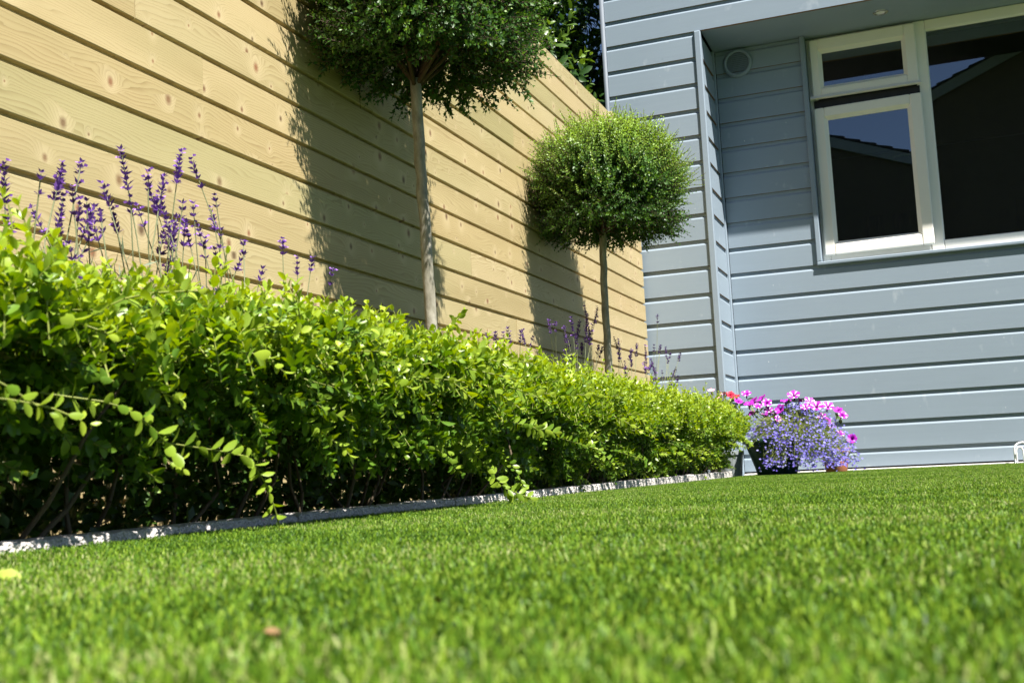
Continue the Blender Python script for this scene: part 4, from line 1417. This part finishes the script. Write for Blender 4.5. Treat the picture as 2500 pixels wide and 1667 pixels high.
# ------------------------------------------------------------------ pots and flowers
def pots():
    # large green plastic pot
    g = empty('plant_pot', (-0.745, 5.66, 0.014))
    tag(g, 'dark green round pot at the hedge end, half hidden by blue lobelia', 'plant pot', 'pots by the wall')
    b = MB(); z0 = tip_z(5.66) - .012
    b.lathe([(.0, 0), (.088, 0), (.092, .004), (.105, .05), (.122, .10), (.138, .145), (.147, .172)], (-0.745, 5.66, z0), 40)
    b.build('body', M['green_pot'], g, True)
    b = MB()
    b.lathe([(.147, .168), (.158, .170), (.160, .176), (.160, .190), (.156, .194), (.148, .193), (.143, .178), (.142, .15)], (-0.745, 5.66, z0), 40)
    b.build('rim', M['green_pot'], g, True)
    b = MB(); b.lathe([(.142, .165), (.08, .170), (.001, .172)], (-0.745, 5.66, z0), 32); b.build('compost', M['soil'], g)
    t = empty('plant_pot', (-0.482, 5.90, 0.012))
    tag(t, 'small terracotta pot behind the trailing lobelia, near the wall', 'plant pot', 'pots by the wall')
    b = MB(); z1 = tip_z(5.9) - .014
    b.lathe([(.0, 0), (.046, 0), (.049, .003), (.066, .096), (.066, .10)], (-0.482, 5.90, z1), 32); b.build('body', M['terracotta'], t, True)
    b = MB(); b.lathe([(.0665, .098), (.072, .099), (.074, .131), (.071, .134), (.065, .133), (.062, .11)], (-0.482, 5.90, z1), 32); b.build('rim', M['terracotta'], t, True)
    b = MB(); b.lathe([(.064, .118), (.001, .122)], (-0.482, 5.90, z1), 24); b.build('compost', M['soil'], t)
    s = empty('plant_pot', (-0.985, 5.66, 0.012))
    tag(s, 'small ribbed grey pot peeping out behind the end edging stone', 'plant pot', 'pots by the wall')
    b = MB(); z2 = tip_z(5.66) - .018
    V = []; n = 48
    prof = [(.062, 0), (.064, .004), (.070, .06), (.078, .125), (.084, .127), (.084, .145), (.076, .146), (.074, .12)]
    for r_, z in prof:
        for j in range(n):
            a = 2 * math.pi * j / n
            rr = r_ + (.0015 if j % 4 < 2 and .001 < z < .124 else 0)
            V.append((-0.985 + rr * math.cos(a), 5.66 + rr * math.sin(a), z2 + z))
    F = [(i * n + j, i * n + (j + 1) % n, (i + 1) * n + (j + 1) % n, (i + 1) * n + j) for i in range(len(prof) - 1) for j in range(n)]
    b.add(V, F); b.build('body', M['grey_pot'], s)
    b = MB(); b.lathe([(.075, .13), (.001, .134)], (-0.985, 5.66, z2), 24); b.build('compost', M['soil'], s)
pots()

def petunia_mesh(c1, c2, seed, stripe=.5):
    """funnel flower, face towards +Z, about 1 unit across"""
    rng = np.random.RandomState(seed)
    n = 40
    rings = [(.05, -.62), (.07, -.40), (.11, -.20), (.20, -.07), (.34, 0.0), (.50, .015)]
    V, F, mi = [], [], []
    for ri, (r_, z) in enumerate(rings):
        for j in range(n):
            a = 2 * math.pi * j / n
            lob = 1 + (.07 * math.cos(5 * a) if ri >= 4 else .02 * math.cos(5 * a))
            ruf = (.035 * math.sin(11 * a + seed) + .03 * math.cos(5 * a)) if ri == 5 else (.012 * math.cos(5 * a) if ri == 4 else 0)
            V.append((r_ * lob * math.cos(a), r_ * lob * math.sin(a), z + ruf))
    for i in range(len(rings) - 1):
        for j in range(n):
            F.append((i * n + j, i * n + (j + 1) % n, (i + 1) * n + (j + 1) % n, (i + 1) * n + j))
            ph = ((j + .5) / n * 5) % 1.0
            dd = min(ph, 1 - ph) * 2     # 0 on lobe axis
            wid = stripe * (1.15 if i == 4 else .8)
            if i <= 1: mi.append(2)
            elif i >= 2 and dd > 1 - wid: mi.append(1)
            else: mi.append(0)
    me = bpy.data.meshes.new('flower')
    me.from_pydata(V, [], F)
    for m in (c1, c2, M['pet_throat']): me.materials.append(m)
    me.polygons.foreach_set('material_index', mi)
    me.polygons.foreach_set('use_smooth', [True] * len(F))
    me.update()
    return me
PM = [petunia_mesh(M['pet_purple'], M['pet_white'], 1, .30), petunia_mesh(M['pet_purple'], M['pet_white'], 2, .12), petunia_mesh(M['pet_purple'], M['pet_purple'], 3, .1), petunia_mesh(M['pet_red'], M['pet_red'], 4), petunia_mesh(M['pet_pink'], M['pet_white'], 5, .35)]

def petunia(label, base, flowers, seed, nleaf):
    rng = np.random.RandomState(seed)
    root = empty('petunia_plant', base)
    tag(root, label, 'petunia', 'flowers in the pots')
    base = np.array(base)
    segs = []
    LL = []
    for (x, y, z, size, kind) in flowers:
        p = np.array([x, y, z])
        d = p - base; d /= np.linalg.norm(d)
        nrm = np.array([rng.normal(.1, .45), -.55 + rng.normal(0, .35), .75 + rng.normal(0, .3)]); nrm += d * .5
        nrm /= np.linalg.norm(nrm)
        q = Vector(nrm).to_track_quat('Z', 'Y') @ Matrix.Rotation(rng.uniform(0, 6.28), 3, 'Z').to_quaternion()
        ob = bpy.data.objects.new('flower', PM[kind]); COL.objects.link(ob); ob.parent = root
        ob.matrix_parent_inverse = Matrix.Translation(-Vector(root.location))
        ob.matrix_basis = Matrix.LocRotScale(Vector(p), q, Vector((size,) * 3))
        s0 = p - nrm * size * .6
        mid = (base * .45 + s0 * .55) + np.array([0, 0, .03]) + rng.normal(0, .012, 3)
        segs += [(base + rng.normal(0, .02, 3), mid, .0022, .0018), (mid, s0, .0018, .0013)]
        for k in range(nleaf):
            t = rng.uniform(.2, .95)
            c = (mid * (1 - t) + s0 * t) if rng.uniform() < .6 else (base * (1 - t) + mid * t)
            dd = rng.normal(0, 1, 3) + np.array([0, -.2, .3])
            LL.append((c, dd, rng.normal(0, .5, 3) + np.array([0, 0, 1]), rng.uniform(.02, .038), rng.uniform(.011, .019), rng.uniform(0, .2), rng.uniform(.2, .9)))
    arr = tuple(np.array([l[i] for l in LL]) for i in range(7))
    tag(cloud('leaves', M['lob_leaf'], root, [(T_FINE, *arr)]), kind='stuff')
    tag(twigs('stems', M['green_twig'], root, segs, 5), kind='stuff')

petunia('purple and white striped petunia rising from the dark green pot', (-0.745, 5.66, 0.19), [(-0.862, 5.620, 0.423, 0.050, 1), (-0.838, 5.660, 0.386, 0.055, 2), (-0.803, 5.700, 0.397, 0.055, 2), (-0.762, 5.600, 0.371, 0.050, 1), (-0.847, 5.580, 0.370, 0.052, 2), (-0.801, 5.560, 0.356, 0.045, 1), (-0.757, 5.600, 0.334, 0.045, 0), (-0.701, 5.580, 0.334, 0.055, 2), (-0.730, 5.620, 0.309, 0.045, 1), (-0.681, 5.680, 0.376, 0.055, 2), (-0.634, 5.620, 0.401, 0.062, 0), (-0.605, 5.660, 0.376, 0.055, 1), (-0.563, 5.680, 0.368, 0.058, 0), (-0.528, 5.600, 0.339, 0.062, 0), (-0.576, 5.560, 0.337, 0.050, 0), (-0.476, 5.640, 0.337, 0.058, 0), (-0.840, 5.600, 0.323, 0.040, 2), (-0.780, 5.640, 0.312, 0.040, 1), (-0.707, 5.550, 0.286, 0.040, 0)], 12, 7)
petunia('smaller purple petunia trailing from the terracotta pot at the wall', (-0.482, 5.90, 0.13), [(-0.438, 5.720, 0.317, 0.045, 2), (-0.415, 5.700, 0.291, 0.050, 1), (-0.520, 5.720, 0.292, 0.048, 0), (-0.493, 5.680, 0.267, 0.045, 2), (-0.473, 5.700, 0.242, 0.042, 1), (-0.441, 5.740, 0.201, 0.050, 1), (-0.385, 5.740, 0.174, 0.050, 2)], 15, 7)
petunia('small petunia with red and pink flowers just behind the hedge end', (-0.985, 5.66, 0.16), [(-0.967, 5.600, 0.433, 0.042, 4), (-0.943, 5.620, 0.424, 0.045, 3), (-0.914, 5.600, 0.409, 0.045, 3), (-0.896, 5.580, 0.387, 0.045, 2), (-1.035, 5.620, 0.451, 0.035, 4), (-0.982, 5.560, 0.416, 0.040, 4)], 18, 6)

def lobelia():
    rng = np.random.RandomState(77)
    root = empty('lobelia_plant', (-0.66, 5.62, 0.17))
    tag(root, 'mounded blue lobelia spilling over the green pot down to the grass', 'lobelia', 'flowers in the pots')
    c0 = np.array([-0.66, 5.62, 0.19])
    S, SEG = [], []
    FL = []
    for k in range(1150):
        # ends on a drooping dome that reaches right and down
        a = rng.uniform(0, 2 * math.pi); r = rng.uniform(0, 1) ** .6
        ex = -0.635 + .235 * r * math.cos(a) + (.05 if rng.uniform() < .4 else 0)
        ey = 5.60 + .19 * r * math.sin(a)
        f = 1 - min(1, (abs(ex + .635) / .27) ** 2)
        front = max(0, -math.sin(a)) * r
        top = .10 + .235 * f ** .6 - .12 * front
        ez = max(.012, top * rng.uniform(.22, 1.0) if front > .1 or ex > -.55 else top * rng.uniform(.75, 1.05))
        if ex < -.79 and ez < .17: ez = .17 + rng.uniform(0, .12)
        if front > .1: ey = 5.60 - .20 * (1 - .3 * (ez / .33))  * front - rng.uniform(0, .05)
        e = np.array([ex, ey, ez])
        st = c0 + np.array([rng.normal(0, .06), rng.normal(0, .05), 0])
        mid = st * .5 + e * .5 + np.array([0, 0, .06])
        SEG += [(st, mid, .0010, .0009), (mid, e, .0009, .0006)]
        for q in range(7):
            t = rng.uniform(.15, 1)
            p = (mid * (1 - t) + e * t)
            d = (e - mid); d /= np.linalg.norm(d) + 1e-9
            S.append((p + rng.normal(0, .004, 3), d + rng.normal(0, .8, 3), rng.normal(0, 1, 3), rng.uniform(.010, .020), rng.uniform(.0025, .0045), rng.uniform(0, .2), rng.uniform(0, 1)))
        # lobelia blooms thin out towards the shaded left side
        pb = .4 if ex < -.77 else .95
        for q in range(3):
            if rng.uniform() > pb: continue
            p = e + rng.normal(0, .014, 3); p[2] = max(.014, p[2])
            nrm = np.array([rng.normal(.15, .5), -.8, .5 + rng.normal(0, .4)]); nrm /= np.linalg.norm(nrm)
            up = np.array([0, 0, 1.0]); sd = np.cross(nrm, up); sd /= np.linalg.norm(sd); up = np.cross(sd, nrm)
            tone = np.clip(rng.normal(.5, .25), 0, 1)
            for ang, l, w in ((-90, 1.0, .5), (-35, .95, .45), (-145, .95, .45), (70, .6, .22), (110, .6, .22)):
                dd = math.cos(rad(ang)) * sd + math.sin(rad(ang)) * up
                FL.append((p, dd + nrm * .25, nrm, .0082 * l, .0082 * w * 1.3, .1, tone))
    arr = tuple(np.array([l[i] for l in S]) for i in range(7))
    tag(cloud('leaves', M['lob_leaf'], root, [(T_COARSE, *arr)]), kind='stuff')
    arr = tuple(np.array([l[i] for l in FL]) for i in range(7))
    tag(cloud('blooms', M['lob_flower'], root, [(T_COARSE, *arr)]), kind='stuff')
    tag(twigs('stems', M['green_twig'], root, SEG, 3), kind='stuff')
lobelia()

# ------------------------------------------------------------------ white hoops at the slab edge
def hoop(label, x, y, w, h, yaw, r_):
    root = empty('wire_hoop', (x, y, 0.01))
    tag(root, label, 'hoop', 'white hoops by the wall')
    pts = []
    for i in range(25):
        t = i / 24
        if t < .3: p = (-w / 2 + .003 * t, h * .72 * t / .3)
        elif t > .7: p = (w / 2 - .003 * (1 - t), h * .72 * (1 - t) / .3)
        else:
            a = math.pi * (1 - (t - .3) / .4)
            p = (w / 2 * math.cos(a), h * .72 + h * .28 * math.sin(a))
        pts.append((x + p[0] * math.cos(yaw), y + p[0] * math.sin(yaw), -.01 + p[1]))
    b = MB(); b.tube(pts, r_, 10)
    b.build('rod', M['white_plastic'], root, True)
    b = MB()
    for s in (-1, 1):
        b.tube([(x + s * w / 2 * math.cos(yaw), y + s * w / 2 * math.sin(yaw), -.02), (x + s * w / 2 * math.cos(yaw), y + s * w / 2 * math.sin(yaw), .022)], r_ * 1.35, 10)
    b.build('foot', M['chrome'], root, True)
hoop('taller white bent hoop standing in front of the bottom cladding board', 0.402, 6.20, .082, .122, 0.25, .0048)
hoop('shorter white bent hoop standing inside the taller one', 0.386, 6.17, .034, .100, 0.15, .0042)

# ------------------------------------------------------------------ fallen leaves on the lawn
def fallen(label, p, size, mat, yaw, tilt):
    V = leaf_verts(T_FINE, np.zeros((1, 3)), np.array([[1., 0, 0]]), np.array([[0, 0, 1.]]), np.array([size]), np.array([size * .62]), np.array([.25]))[0]
    R = Matrix.Translation(Vector(p)) @ Matrix.Rotation(yaw, 4, 'Z') @ Matrix.Rotation(tilt, 4, 'X')
    V2 = [tuple(R @ Vector(v)) for v in V]
    V3 = [(v[0], v[1], v[2] - .0006) for v in V2]
    n = len(V2)
    F = list(T_FINE[1]) + [tuple(reversed([i + n for i in f])) for f in T_FINE[1]]
    o = mk('fallen_leaf', V2 + V3, F, mat, None, True)
    tag(o, label, 'leaf', 'leaves dropped on the lawn')
fallen('dry orange leaf lying nearest the bottom edge of the lawn', (-0.238, 0.362, 0.083), .0065, M['dead_leaf'], .4, .5)
fallen('dry orange leaf lying a little farther out on the lawn', (-0.209, 0.457, 0.082), .008, M['dead_leaf'], 2.2, .4)
fallen('yellow green leaf on the lawn in front of the near edging', (-0.628, 0.618, 0.080), .022, M['yellow_leaf'], .3, .5)
